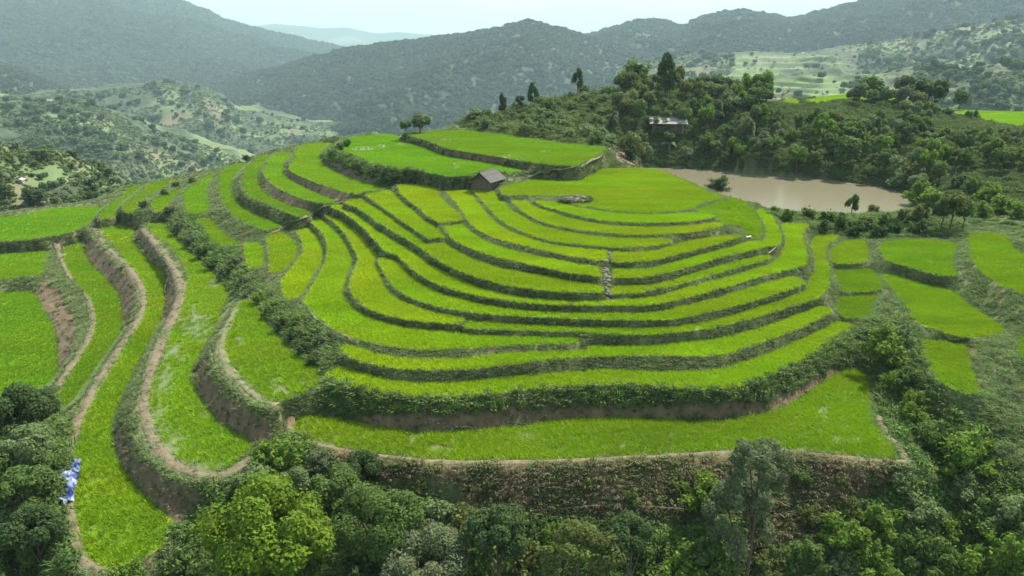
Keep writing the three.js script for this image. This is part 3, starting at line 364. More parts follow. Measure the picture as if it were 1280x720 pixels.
names.forEach((n, k) => {
  const list = tris[k]; if (!list) { console.log('no tris', n); return; }
  const g = new THREE.Group(), cx = X[list[0]], cy = Y[list[0]], cz = Z[list[0]];
  g.position.set(cx, cy, cz);
  const bed = gridGeo(list); bed.translate(-cx, -cy, -cz); part(bed, WET[n] ? wetMat : bedMat, WET[n] ? 'muddy_water' : 'field_bed', g);
  const R = rng(500 + k), plants = [], tone = 0.93 + 0.14 * R(), hue = 0.9 + 0.2 * R(), c = (TINTS[n] ?? TINT[n[0]]).map((x, i) => x * tone * (i ? 1 : hue));
  eachTri(list, (a, b, d, area) => {
    const dist = Math.hypot(X[a], Z[a]), dens = dist < 90 ? 15 : dist < 130 ? 10 : 6;
    for (let q = poisson(R, area * dens); q > 0; q--) {
      const p = pick(R, a, b, d), nn = fbm(p[0] * 0.35, p[2] * 0.9, 4), patch = fbm(p[0] * 0.09 + 30, p[2] * 0.2, 3);
      if (WET[n]) { const [u, v] = toPix(...p); let w = 0; for (const e of WET[n]) { const t = ((u - e[0]) / e[2]) ** 2 + ((v - e[1]) / e[3]) ** 2; w = Math.max(w, 1.25 - t); } if (w > 0 && w + (fbm(p[0] * 1.1, p[2] * 1.1, 3) - 0.5) * 3.0 > 0.35 && R() < 0.82) continue; }
      const b0 = 0.70 + 0.30 * nn + 0.30 * fbm(p[0] * 0.12 + 9, p[2] * 0.3, 3) + (R() - 0.5) * 0.05, yl = 1 + (patch - 0.5) * 0.35;
      plants.push([p[0] - cx, p[1] - cy, p[2] - cz, 0.85 + 0.4 * R(), 0.75 + 0.45 * nn + 0.2 * R(), R() * 6.283, c[0] * b0 * yl, c[1] * b0, c[2] * b0]);
    }
  });
  riceCount += plants.length;
  if (plants.length) stuff(TUFT.rice, bladeMat, plants, 'rice_plants', g);
  top(g, 'rice_paddy'); const a = ABOUT[n];
  if (a) tag(g, a[0], 'rice paddy'); else if (n[0] === 'P') tag(g, HILL, 'rice paddy', HILLG); else tag(g, 'curved rice paddy stepping down the hill shoulder above the valley', 'rice paddy', 'rice paddies on the valley shoulder');
});
console.log('rice', riceCount);

// ---------- grass, straw and weeds on the banks ----------
{
  const pxOpen = (u) => u < 765;
  const R = rng(77), grass = [], straw = [], leafy = [], weeds = [];
  eachTri(tris[-1], (a, b, d, area) => {
    const dist = Math.hypot(X[a], Z[a]); if (dist > 232) return;
    const [u, v] = toPix(X[a], Y[a], Z[a]); if (u < -330 || u > 1610 || v > 900) return;
    if (X[a] > pondPoly[0] && Y[a] < POND_Y + 0.05 && inPoly(pondPoly, X[a], Z[a])) return;
    const k = cls[a], far = dist < 75 ? 1 : dist < 110 ? 0.7 : dist < 160 ? 0.4 : 0.15, onPath = FX[a] === 2 ? 0.14 : 1;
    const put = (L, dens, s, c, sy = s) => { for (let q = poisson(R, area * dens * onPath); q > 0; q--) { const p = pick(R, a, b, d), n = 0.62 + 0.76 * fbm(p[0] * 0.8 + 3, p[2] * 0.8, 3), y = 0.85 + 0.3 * R(), e = 0.75 + 0.5 * R(); L.push([p[0], p[1], p[2], s * e, sy * e * (0.8 + 0.4 * R()), R() * 6.283, c[0] * n * y, c[1] * n, c[2] * n]); } };
    const grow = far < 0.5 ? 1.5 : 1;
    if (k === 0) { const bald = 0.3 + 1.0 * sst(0.36, 0.58, fbm(X[a] * 0.6 + 60, Z[a] * 0.6 + Y[a], 3)); put(grass, 28 * far * bald, 0.62 * grow, u > 1040 ? [0.135, 0.225, 0.075] : [0.135, 0.205, 0.078], 0.5 * grow); if (u > 1080 && v > 380) put(weeds, 1.4, 0.36, [0.13, 0.22, 0.07]); put(leafy, 1.1 * far, 0.2 * grow, [0.11, 0.175, 0.06]); put(straw, 3 * far, 0.5 * grow, [0.17, 0.17, 0.09]); }
    if (k === 1) { put(grass, 1.6 * far, 0.7 * grow, [0.10, 0.12, 0.05]); put(straw, 0.8 * far, 0.6, [0.2, 0.16, 0.1]); }
    if (k === 2) { const gp = sst(0.34, 0.56, fbm(X[a] * 0.45, Z[a] * 0.45 + Y[a] * 0.4, 3)); put(straw, 12 * (1 - gp * 0.6), 0.85, [0.21, 0.185, 0.11]); put(grass, 4 + 12 * gp, 0.9, [0.10, 0.135, 0.05]); put(leafy, 0.4 + 2.2 * gp, 0.32, [0.075, 0.12, 0.042]); put(weeds, 0.7 * gp, 0.42, [0.11, 0.16, 0.05]); }
    if (k === 3) { const low = v > 540 ? 1.6 : 1; put(leafy, 5.5 * far, 0.42 * grow * low, [0.088, 0.16, 0.046]); put(weeds, 2 * far, 0.5 * grow * low, v > 540 && u > 960 ? [0.14, 0.25, 0.05] : [0.12, 0.21, 0.045]); put(grass, 5 * far, 1.2 * grow, [0.12, 0.195, 0.06]); }
    if (k === 4) { put(leafy, 1.6, 0.75, pxOpen(u) ? [0.125, 0.19, 0.06] : [0.085, 0.145, 0.045]); put(weeds, 0.25, 0.9, [0.08, 0.13, 0.035]); }
  });
  stuff(TUFT.grass, bladeMat, grass, 'bank_grass', null, 'rough grey-green grass covering the terrace banks');
  stuff(TUFT.straw, bladeMat, straw, 'dry_grass', null, 'dry straw-coloured grass on the banks');
  stuff(TUFT.leafy, weedMat, leafy, 'ground_cover', null, 'low leafy growth on banks and slopes');
  stuff(TUFT.weed, weedMat, weeds, 'weeds', null, 'tall bright green weeds on the slopes');
  console.log('grass', grass.length, straw.length, leafy.length, weeds.length);
}

// ---------- trees and shrubs ----------
const LEAF = { dark: leafMat(lin(0.055, 0.105, 0.034)), mid: leafMat(lin(0.085, 0.155, 0.038)), bright: leafMat(lin(0.12, 0.215, 0.03)), lime: leafMat(lin(0.115, 0.205, 0.014)), grey: leafMat(lin(0.115, 0.16, 0.085)), olive: leafMat(lin(0.115, 0.155, 0.045)), pale: leafMat(lin(0.145, 0.22, 0.095)) };
const barkMat = std(lin(0.075, 0.06, 0.045), 0.95, { bumpMap: bumpTex, bumpScale: 0.02 });
function limb(a, b, r0, r1) { const A = new THREE.Vector3(...a), B = new THREE.Vector3(...b), g = new THREE.CylinderGeometry(r1, r0, A.distanceTo(B), 7, 1, true); g.applyQuaternion(new THREE.Quaternion().setFromUnitVectors(new THREE.Vector3(0, 1, 0), B.clone().sub(A).normalize())); g.translate((A.x + B.x) / 2, (A.y + B.y) / 2, (A.z + B.z) / 2); return g; }
const TRUNK = [0, 1].map((s) => mergeGeometries([limb([0, 0, 0], [0.03, 0.55, 0.02], 0.055, 0.04), limb([0.03, 0.54, 0.02], [0, 1.05, 0], 0.04, 0.018), limb([0.03, 0.5, 0.02], [0.3, 0.95, 0.1 - s * 0.2], 0.028, 0.01), limb([0.03, 0.58, 0.02], [-0.26, 1.0, 0.12], 0.026, 0.01), limb([0.02, 0.62, 0.02], [0.02 + s * 0.1, 1.02, -0.3], 0.024, 0.01), limb([0.02, 0.45, 0.02], [-0.12, 0.8, -0.22], 0.02, 0.008)]));
let treeSeed = 1;
const HUE = { dark: 'dark green', mid: 'mid-green', bright: 'bright fresh green', grey: 'grey-green', olive: 'olive-green', pale: 'pale green', lime: 'lime-green' };
function tree(base, hC, r, ry, kind, mat, name, label, category, group) { // base point, height of the crown's middle, crown radii
  const R = rng(9000 + treeSeed++), g = new THREE.Group(); g.position.set(base[0], base[1] - 0.08, base[2]); g.rotation.y = R() * 6.283;
  const t = part(TRUNK[treeSeed & 1], barkMat, category === 'shrub' ? 'stem' : 'trunk', g), th = Math.max(0.35, hC) * 0.95; t.scale.set(Math.min(th, r * 1.3), th, Math.min(th, r * 1.3));
  const V = CROWN[kind], c = part(V[(R() * V.length) | 0], LEAF[mat], 'crown', g); c.position.y = hC + 0.08; c.scale.set(r * (0.92 + 0.2 * R()), ry, r * (0.92 + 0.2 * R())); c.rotation.y = R() * 6.283;
  top(g, name); tag(g, label, category, group); return g;
}
function treeAt(u, v, r, o) { // crown seen at (u, v) with radius r pixels; the foot on the ground below it
  let b = null; for (let e = 0; e < 30 && !b; e += 2) b = groundHit(u + (o.du ?? 0), (o.vb ?? (v + r * 0.95)) + e); if (!b) { console.log('no ground', u, v); return; }
  const d = ray(u, v), t = b[2] / d[2], x = d[0] * t, y = EYE + d[1] * t, zc = -b[2] * CP + (EYE - y) * SP, rm = r / F * zc, rvm = (o.ry ?? r) / F * zc;
  b[0] = mix(b[0], x, 0.5);
  return tree(b, Math.max(rvm * 0.7, y - b[1]), rm, rvm, o.k === 'mid' || !o.k ? 'bush' : o.k, o.m, o.n ?? 'shrub', o.l, o.c ?? 'shrub', o.g);
}
const FG = 'shrubs on the near slope', T = 'tree';
treeAt(348, 668, 92, { k: 'huge', m: 'lime', n: 'lime_green_tree', c: T, vb: 800, l: 'large lime-green broad-crowned tree below the dry slope' });
treeAt(455, 588, 27, { k: 'fine', m: 'dark', ry: 30, n: 'dark_bushy_tree', c: T, l: 'small dark conical tree standing against the lowest paddy path' });
treeAt(475, 648, 62, { k: 'huge', m: 'mid', n: 'leafy_tree', c: T, vb: 740, l: 'rounded mid-green tree between the lime-green tree and grey-leaved tree' });
treeAt(420, 612, 38, { k: 'fine', m: 'mid', n: 'leafy_tree', c: T, vb: 680, l: 'green leafy tree just above the lime-green crown' });
treeAt(533, 700, 62, { k: 'huge', m: 'grey', ry: 48, n: 'grey_leaved_tree', c: T, vb: 800, l: 'dense grey-green round tree with small pale leaves' });
treeAt(548, 645, 30, { k: 'mid', m: 'pale', l: 'pale green shrub at the foot of the dry slope' });
treeAt(622, 672, 46, { k: 'fine', m: 'dark', ry: 52, n: 'dark_leafy_tree', c: T, vb: 770, l: 'upright dark green tree beside the dry slope' });
treeAt(693, 668, 18, { k: 'mid', m: 'bright', l: 'small bright shrub under the thin bamboo pole' });
treeAt(722, 698, 50, { k: 'airy', m: 'olive', n: 'feathery_tree', c: T, vb: 790, l: 'feathery olive-green tree between two dark trees' });
treeAt(786, 674, 38, { k: 'fine', m: 'dark', ry: 42, n: 'dark_leafy_tree', c: T, vb: 770, l: 'dark compact tree under the end of the bamboo pole' });
treeAt(846, 708, 34, { k: 'mid', m: 'bright', l: 'bright fresh green shrub right of the dark compact tree' });
treeAt(940, 578, 40, { k: 'airy', m: 'grey', ry: 42, vb: 742, n: 'tall_thin_tree', c: T, l: 'tall open grey-green tree rising in front of the lowest paddy' });
treeAt(922, 648, 48, { k: 'airy', m: 'grey', ry: 62, vb: 748, n: 'tall_thin_tree', c: T, l: 'shorter grey-green tree leaning against the tall open tree' });
treeAt(880, 612, 26, { k: 'mid', m: 'bright', l: 'bright green shrub on the dry slope beside the tall open tree' });
for (const [u, v, r, m, k] of [[22, 520, 44, 'dark', 'fine'], [54, 508, 26, 'dark', 'fine'], [40, 560, 36, 'pale', 'fine'], [10, 580, 40, 'mid', 'fine'], [38, 618, 46, 'mid', 'fine'], [8, 650, 44, 'pale', 'fine'], [52, 668, 42, 'dark', 'fine'], [22, 706, 46, 'mid', 'fine'], [66, 580, 22, 'mid', 'mid']])
  treeAt(u, v, r, { k, m, n: 'broadleaf_tree', c: T, vb: v + r * 1.5, g: HUE[m] + ' trees beside the tarpaulin', l: HUE[m] + ' leafy tree in the thicket beside the blue tarpaulin' });
for (const [u, v, r, m, k] of [[350, 572, 30, 'bright', 'mid'], [318, 606, 32, 'pale', 'fine'], [365, 605, 26, 'pale', 'fine'], [282, 632, 26, 'mid', 'mid'], [300, 660, 28, 'mid', 'mid'], [250, 668, 22, 'bright', 'mid'], [232, 700, 30, 'mid', 'mid'], [160, 716, 22, 'bright', 'mid'], [400, 578, 18, 'grey', 'mid'], [392, 640, 34, 'mid', 'fine'], [575, 660, 30, 'olive', 'mid'], [655, 700, 30, 'olive', 'mid'], [820, 690, 30, 'mid', 'mid'], [880, 690, 34, 'mid', 'mid'], [590, 700, 34, 'mid', 'mid'], [470, 712, 40, 'dark', 'mid']])
  treeAt(u, v, r, { k, m, g: HUE[m] + ' shrubs on the near slope', l: HUE[m] + ' leafy shrub on the slope between wet paddy and lime-green tree' });
for (const [u, v, r, m, k] of [[1000, 694, 30, 'mid', 'mid'], [1052, 668, 28, 'bright', 'mid'], [1100, 650, 26, 'bright', 'mid'], [1094, 700, 30, 'bright', 'mid'], [1150, 640, 24, 'pale', 'mid'], [1158, 690, 32, 'mid', 'mid'], [1168, 545, 26, 'mid', 'mid'], [1140, 520, 20, 'bright', 'mid'], [1208, 566, 36, 'bright', 'mid'], [1205, 612, 24, 'pale', 'mid'], [1236, 650, 34, 'mid', 'mid'], [1270, 640, 26, 'pale', 'mid'], [1268, 694, 34, 'bright', 'mid'], [1216, 708, 30, 'bright', 'mid'], [1140, 474, 18, 'mid', 'mid'], [1102, 430, 26, 'bright', 'mid'], [1128, 418, 16, 'pale', 'mid'], [1118, 476, 16, 'bright', 'mid'], [1145, 500, 16, 'bright', 'mid'], [1060, 632, 18, 'olive', 'mid'], [1010, 640, 16, 'olive', 'mid'], [960, 704, 22, 'olive', 'mid'], [1128, 602, 16, 'pale', 'mid'], [1180, 660, 20, 'bright', 'mid'], [1048, 700, 22, 'pale', 'mid']])
  treeAt(u, v, r, { k, m, g: HUE[m] + ' shrubs of the overgrown gully', l: HUE[m] + ' leafy shrub in the overgrown gully beside the lowest paddy' });
for (const [u, v, r, m] of [[225, 283, 10, 'grey'], [240, 300, 9, 'grey'], [254, 312, 10, 'mid'], [266, 328, 10, 'mid'], [280, 342, 9, 'grey'], [296, 326, 9, 'grey'], [304, 352, 9, 'grey'], [325, 372, 9, 'bright'], [336, 390, 9, 'mid'], [352, 404, 10, 'dark'], [366, 418, 9, 'dark'], [380, 434, 10, 'dark'], [392, 450, 9, 'dark'], [372, 398, 9, 'bright'], [402, 424, 10, 'grey'], [214, 262, 8, 'grey'], [345, 380, 7, 'bright'], [290, 336, 7, 'mid'], [318, 362, 6, 'grey']])
  treeAt(u, v, r, { k: 'low', m, g: HUE[m] + ' bushes of the weedy ditch', l: HUE[m] + ' low bush in the weedy ditch dividing the paddies' });
for (const [u, v, r, m] of [[484, 219, 11, 'dark'], [498, 221, 9, 'dark'], [425, 183, 6, 'mid'], [434, 178, 6, 'mid'], [416, 192, 7, 'mid'], [572, 224, 6, 'dark'], [180, 255, 6, 'dark'], [220, 230, 5, 'mid'], [205, 240, 5, 'mid'], [240, 225, 5, 'mid'], [308, 197, 5, 'dark'], [452, 206, 7, 'grey'], [468, 213, 8, 'grey'], [516, 224, 6, 'grey']])
  treeAt(u, v, r, { k: 'low', m, g: HUE[m] + ' bushes on the upper banks', l: HUE[m] + ' small bush on a bank between the upper paddies' });
for (const [u, v, r] of [[822, 164, 7], [838, 167, 8], [852, 165, 7]]) treeAt(u, v, r, { k: 'coarse', m: 'mid', g: 'bushes before the grey-roofed house', l: 'mid-green bush standing against the front of the grey-roofed house' });
for (const [u, v, r, m] of [[610, 606, 9, 'olive'], [668, 618, 8, 'grey'], [735, 604, 8, 'olive'], [790, 622, 10, 'mid'], [842, 606, 9, 'olive'], [1000, 596, 12, 'mid'], [1050, 600, 11, 'olive'], [1090, 596, 10, 'mid'], [525, 606, 9, 'olive']]) treeAt(u, v, r, { k: 'low', m, g: HUE[m] + ' small plants of the dry bank', l: HUE[m] + ' small bush growing on the dry grass bank under the lowest paddy' });
// pond shore
treeAt(900, 228, 15, { k: 'mid', m: 'grey', ry: 11, vb: 240, n: 'pond_shrub', l: 'spreading grey-green shrub alone on the near pond bank' });
treeAt(1065, 254, 9, { k: 'tall', m: 'mid', ry: 11, vb: 272, n: 'slim_tree', c: T, l: 'slim young tree in front of the pond' });
for (const [u, v, r, m] of [[985, 268, 9, 'bright'], [1010, 266, 10, 'mid'], [1035, 270, 10, 'mid'], [1052, 276, 12, 'mid'], [1080, 278, 12, 'mid'], [1105, 276, 13, 'mid'], [1128, 272, 13, 'olive'], [1150, 268, 14, 'olive'], [1030, 282, 9, 'dark'], [1070, 286, 10, 'dark'], [1120, 285, 11, 'dark'], [1150, 284, 11, 'dark'], [1098, 288, 9, 'dark'], [968, 262, 6, 'bright'], [1090, 262, 8, 'olive']])
  treeAt(u, v, r, { k: 'low', m, g: HUE[m] + ' shrubs along the near pond bank', l: HUE[m] + ' shrub in the hedge along the near pond bank' });
for (const [u, v, r, m] of [[1190, 252, 17, 'olive'], [1178, 262, 13, 'dark'], [1205, 262, 13, 'mid']]) treeAt(u, v, r, { k: 'coarse', m, vb: 290, n: 'thin_trunked_tree', c: T, g: 'thin-trunked trees at the pond end', l: 'thin-trunked tree at the end of the pond hedge' });
for (const [u, v, r, m] of [[1150, 240, 16, 'bright'], [1165, 248, 14, 'bright'], [1215, 232, 14, 'mid'], [1235, 240, 14, 'bright'], [1250, 256, 14, 'bright'], [1275, 262, 13, 'bright'], [1200, 225, 12, 'dark'], [1228, 262, 12, 'bright'], [1125, 222, 13, 'pale']]) treeAt(u, v, r, { k: 'low', m, g: 'bright shrubs at the pond end', l: 'bright yellow-green shrub where the pond meets the wooded slope' });
// trees that stand out on the hill
for (const [u, v, r, ry, k, m, l, vb] of [[628, 129, 6, 12, 'tall', 'dark', 'small slender tree at the low end of the wooded hill', 148], [651, 126, 7, 8, 'tall', 'dark', 'small round tree beside a taller slender one on the hill', 138], [666, 117, 7, 13, 'tall', 'dark', 'taller slender tree on the open part of the wooded hill', 138], [722, 99, 7, 13, 'tall', 'dark', 'pointed dark tree on the crest of the wooded hill', 112], [832, 90, 14, 22, 'tall', 'dark', 'tallest dark tree on the wooded hill, above the grey roof', 122], [525, 151, 14, 15, 'coarse', 'grey', 'pair-topped grey-green tree at the valley rim behind the upper paddies', 157], [507, 156, 8, 9, 'coarse', 'mid', 'low tree at the valley rim beside the pair-topped tree', 160], [1088, 108, 20, 15, 'coarse', 'mid', 'broad tree behind the rice patches on the wooded hill', 121], [1160, 110, 24, 22, 'coarse', 'dark', 'large dark spreading tree behind the wooded slope', 130], [1200, 122, 12, 12, 'coarse', 'mid', 'mid-green tree beside the large dark spreading tree', 132], [1125, 120, 10, 10, 'coarse', 'mid', 'small round tree between the broad tree and the dark spreading tree', 129], [958, 114, 9, 12, 'coarse', 'mid', 'round tree beside the small rice patch on the hill', 128]])
  treeAt(u, v, r, { k, m, ry, vb, n: 'hill_tree', c: T, l });
{ // the thicket on the slope over the pond
  const R = rng(4242), put = [], mats = ['dark', 'mid', 'mid', 'mid', 'grey', 'olive', 'pale', 'bright'];
  for (let tries = 0; tries < 16000 && put.length < 360; tries++) {
    const Zd = 128 + R() * 78, u = 590 + R() * 740, q = ud(u, Zd, 20), x = q[0], z = -Zd, y = groundY(x, z), [pu, pv] = toPix(x, y, z);
    if (!within(WOOD, pu, pv) || inPoly(pondPoly, x, z)) continue;
    const open = pu < 765; let r = open ? 0.7 + R() * 1.1 : 1.3 + R() * R() * 2.3 + (Zd > 180 ? 0.5 : 0), h = r * (open ? 0.8 : 1.15 + R() * 0.7); if (!open && pu > 1150 && Zd > 150) { r = 1.0 + 0.5 * R(); h = r * 0.9; }
    const i = Math.round(gi(x, z)), j = Math.round(gj(z)); let bad = false;
    for (const [a, b] of [[0, 0], [3, 0], [-3, 0], [0, 3], [0, -3]]) if (ID[(j + b) * NS + i + a] >= 0) bad = true;
    const tp = toPix(x, y + h + r, z); if ((tp[0] > 1165 && tp[1] < 158 && Zd < 190) || (tp[0] > 962 && tp[0] < 1138 && tp[1] < 134 && Zd < 193) || (tp[0] > 806 && tp[0] < 866 && tp[1] < 160 && tp[1] > 120 && Zd < 167)) bad = true;
    if (bad || put.some((p) => Math.hypot(p[0] - x, p[1] - z) < (p[2] + r) * (open ? 0.95 : 0.62))) continue;
    put.push([x, z, r]);
    const m = mats[(R() * mats.length) | 0], kind = open ? 'low' : R() < 0.2 ? 'tall' : R() < 0.35 ? 'low' : 'coarse';
    const om = R() < 0.6 ? 'pale' : 'mid'; if (open) tree([x, y, z], h, r, r * 0.85, kind, om, 'shrub', HUE[om] + ' shrub on the open grassy part of the wooded hill', 'shrub', HUE[om] + ' shrubs of the open hill');
    else tree([x, y, z], h, r, r * (0.85 + 0.4 * R()), kind, m, 'thicket_tree', HUE[m] + ' broad-leaved tree in the thicket above the pond', T, HUE[m] + ' trees of the thicket above the pond');
  }
  console.log('thicket', put.length);
}
// banana plants at the pond corner: arching split leaves round a stem
function bananaPlant(u, v, size, label) {
  const b = groundHit(u, v); if (!b) return; const g = new THREE.Group(), R = rng(u); g.position.set(b[0], b[1] - 0.05, b[2]);
  part(limb([0, 0, 0], [0.05, size * 0.5, 0], size * 0.07, size * 0.05), std(lin(0.16, 0.18, 0.09)), 'stem', g);
  for (let k = 0; k < 9; k++) {
    const a = k * 2.4 + R(), rise = 0.55 + 0.6 * R(), pos = [], col = [], idx = [], n = 7;
    for (let q = 0; q <= n; q++) { const t = q / n, w = size * 0.075 * Math.sin(Math.PI * Math.min(1, 0.12 + t * 0.9)), d = size * 0.72 * t, y = size * (0.48 + rise * t - (0.5 + rise * 0.5) * t * t); for (const s of [-1, 0, 1]) { pos.push(Math.cos(a) * d - Math.sin(a) * w * s, y + (s ? 0.03 * size : 0), Math.sin(a) * d + Math.cos(a) * w * s); col.push(1, 1, 1); } if (q) { const m = q * 3; for (const s of [0, 1]) idx.push(m - 3 + s, m + s, m - 2 + s, m - 2 + s, m + s, m + 1 + s); } }
    part(rawGeo(pos, col, idx), bananaMat, 'leaf', g);
  }
  top(g, 'banana_plant'); tag(g, label, 'banana plant');
}
const bananaMat = leafMat(lin(0.15, 0.2, 0.105), 0.35);
bananaPlant(795, 182, 3.0, 'pale-leaved banana plant at the corner of the pond, farther from water'); bananaPlant(836, 190, 3.0, 'pale-leaved banana plant on the pond bank below the grey roof');
// ---------- far land: valley floor, hills and mountains ----------
structure(new THREE.Mesh(new THREE.CircleGeometry(11500, 64).rotateX(-Math.PI / 2).translate(0, -230, 0), std(lin(0.05, 0.075, 0.035))), 'ground', 'valley floor');
const hillMat = new THREE.MeshStandardMaterial({ vertexColors: true, roughness: 0.97 });
function ridge(label, d, L, hf, sil, o = {}) { // crest seen along sil (pixels) at distance d, slope of length L towards the camera down to height hf
  const na = o.na ?? 220, nt = o.nt ?? 120, u0 = sil[0][0], u1 = sil.at(-1)[0], pos = [], col = [], idx = [], sc = o.scale ?? d * 0.16, rough = o.rough ?? 2.2, seed = o.seed ?? d;
  for (let a = 0; a <= na; a++) {
    const u = mix(u0, u1, a / na); let k = 0; while (k < sil.length - 2 && sil[k + 1][0] < u) k++;
    let s = clamp((u - sil[k][0]) / (sil[k + 1][0] - sil[k][0]), 0, 1); s = mix(s, s * s * (3 - 2 * s), 0.6);
    const v = mix(sil[k][1], sil[k + 1][1], s), r = ray(u, v), hd = Math.hypot(r[0], r[2]), dx = r[0] / hd, dz = r[2] / hd, hc = EYE + d * r[1] / hd;
    for (let t = 0; t <= nt; t++) {
      const q = t / nt * 1.45 - 1, dd = d + q * L, e = Math.abs(q), x = dx * dd, z = dz * dd;
      const sh = q < 0 ? Math.pow(1 - e, o.pw ?? 1.15) : 1 - e * e * 0.9 - e * 0.35;
      const spur = 1 - Math.abs(fbm(x / sc + seed, z / sc, 4) * 2 - 1) * 2, env = Math.min(1, e * 3.2) * (1 - e * 0.4);
      let y = mix(hf, hc, sh) + (spur - 0.35) * (o.amp ?? (hc - hf) * 0.3) * env;
      const n1 = fbm(x / sc * 1.6 + 11, z / sc * 1.6 + seed, 5), n2 = fbm(x / sc * 5 + 3, z / sc * 5, 3); let tread = 0, stepW = 0;
      if (o.steps) { const uu = u + (fbm(x / sc * 1.3 + 70, z / sc * 1.3, 3) - 0.5) * 190, w = sst(o.steps[0] - 10, o.steps[0] + 10, uu) * (1 - sst(o.steps[1] - 10, o.steps[1] + 10, uu)) * sst(0.02, 0.1, e); stepW = w; if (w > 0) { const st = o.steps[2], f = y / st, fl = Math.floor(f), fr = f - fl; tread = w * (fr > 0.6 ? 0 : 1); y = mix(y, (fl + sst(0.6, 1, fr)) * st, w); } }
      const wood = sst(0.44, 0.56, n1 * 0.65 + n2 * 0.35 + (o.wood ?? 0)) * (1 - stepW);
      y += wood * (vn(x / 6.5, z / 6.5) * rough + vn(x / 2.7, z / 2.7) * rough * 0.35);
      pos.push(x, y, z);
      const soil = sst(0.56, 0.62, fbm(x / sc * 2.2 + 40, z / sc * 2.2 + 8, 3)) * (o.soil ?? 0.7) * (1 - wood), G = o.grass ?? [0.085, 0.135, 0.052], g = 0.7 + 0.6 * n2;
      let c = [0, 1, 2].map((m) => mix(mix(G[m] * g, [0.13, 0.10, 0.07][m], soil), [0.026, 0.046, 0.02][m] * (0.7 + 0.7 * vn(x / 5, z / 5)), wood));  // woodland colour darkened to stand in for cloud shade over the valley
      if (tread > 0) c = c.map((m, i) => mix(m, [0.078, 0.14, 0.042][i] * (0.8 + 0.4 * n2), tread));
      col.push(...c);
    }
  }
  for (let a = 0; a < na; a++) for (let t = 0; t < nt; t++) { const p = a * (nt + 1) + t, q = p + nt + 1; idx.push(p, q, p + 1, q, q + 1, p + 1); }
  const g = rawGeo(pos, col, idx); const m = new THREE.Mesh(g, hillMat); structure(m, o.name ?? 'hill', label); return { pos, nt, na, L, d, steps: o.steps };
}
const hillA = ridge('near valley hill with shrubs and grass', 250, 100, -24, [[-160, 186], [0, 184], [60, 190], [108, 204], [140, 224], [165, 240], [205, 262]], { seed: 5, scale: 26, amp: 3, rough: 1.4, nt: 90, soil: 0.5 });
const hillB = ridge('valley spur with brown bare patches', 900, 460, -140, [[-140, 128], [0, 128], [60, 130], [110, 134], [165, 152], [215, 173], [285, 198], [330, 222]], { seed: 3, scale: 130, amp: 28, rough: 3, wood: -0.02, nt: 140 });
const hillC = ridge('rounded green valley hills', 1450, 700, -210, [[-160, 128], [40, 122], [110, 119], [150, 113], [205, 107], [252, 110], [276, 124], [300, 143], [350, 150], [420, 158], [520, 180]], { seed: 9, scale: 220, amp: 60, rough: 4, wood: 0.03, nt: 140 });
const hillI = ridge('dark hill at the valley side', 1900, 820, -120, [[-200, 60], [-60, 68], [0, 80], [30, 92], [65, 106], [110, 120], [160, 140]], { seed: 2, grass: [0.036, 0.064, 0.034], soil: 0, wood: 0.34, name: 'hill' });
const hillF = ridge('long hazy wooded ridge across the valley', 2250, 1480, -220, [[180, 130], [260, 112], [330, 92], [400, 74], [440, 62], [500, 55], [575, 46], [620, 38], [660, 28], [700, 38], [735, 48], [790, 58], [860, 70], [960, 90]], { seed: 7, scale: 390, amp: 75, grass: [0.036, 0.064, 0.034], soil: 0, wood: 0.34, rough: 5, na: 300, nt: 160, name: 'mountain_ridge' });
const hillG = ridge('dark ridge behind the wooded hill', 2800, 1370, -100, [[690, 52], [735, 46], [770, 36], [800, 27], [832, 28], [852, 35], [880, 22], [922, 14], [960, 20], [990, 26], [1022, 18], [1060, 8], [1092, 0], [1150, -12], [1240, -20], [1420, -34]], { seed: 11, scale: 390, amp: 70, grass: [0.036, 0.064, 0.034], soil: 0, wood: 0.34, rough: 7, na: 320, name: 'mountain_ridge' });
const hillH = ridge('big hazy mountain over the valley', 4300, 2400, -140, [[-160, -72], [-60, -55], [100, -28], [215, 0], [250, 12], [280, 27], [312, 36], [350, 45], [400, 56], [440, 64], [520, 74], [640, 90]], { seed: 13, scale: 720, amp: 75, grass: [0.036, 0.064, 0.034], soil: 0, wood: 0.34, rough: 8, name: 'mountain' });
ridge('pale distant ridge on the skyline', 9000, 2600, -150, [[240, 40], [310, 33], [345, 30], [375, 33], [400, 36], [430, 35], [470, 42], [500, 41], [540, 44], [600, 50], [700, 56]], { seed: 17, wood: 0.1, rough: 10, name: 'mountain_ridge' });
const hillD = ridge('green hillside with stepped fields', 1600, 650, -80, [[770, 88], [820, 76], [862, 69], [930, 66], [1000, 68], [1050, 60], [1090, 53], [1150, 46], [1200, 36], [1280, 24], [1400, 12]], { seed: 23, scale: 230, amp: 46, rough: 4, soil: 0.5, steps: [930, 1060, 9], nt: 200, na: 260 });
const hillE = ridge('terraced spur behind the wooded hill', 850, 330, -70, [[820, 140], [880, 121], [930, 106], [985, 94], [1030, 86], [1075, 94], [1110, 92], [1150, 84], [1200, 92], [1250, 78], [1300, 84], [1420, 70]], { seed: 29, scale: 115, amp: 18, rough: 3, soil: 0.7, steps: [930, 1130, 4.5], nt: 220, na: 260 });
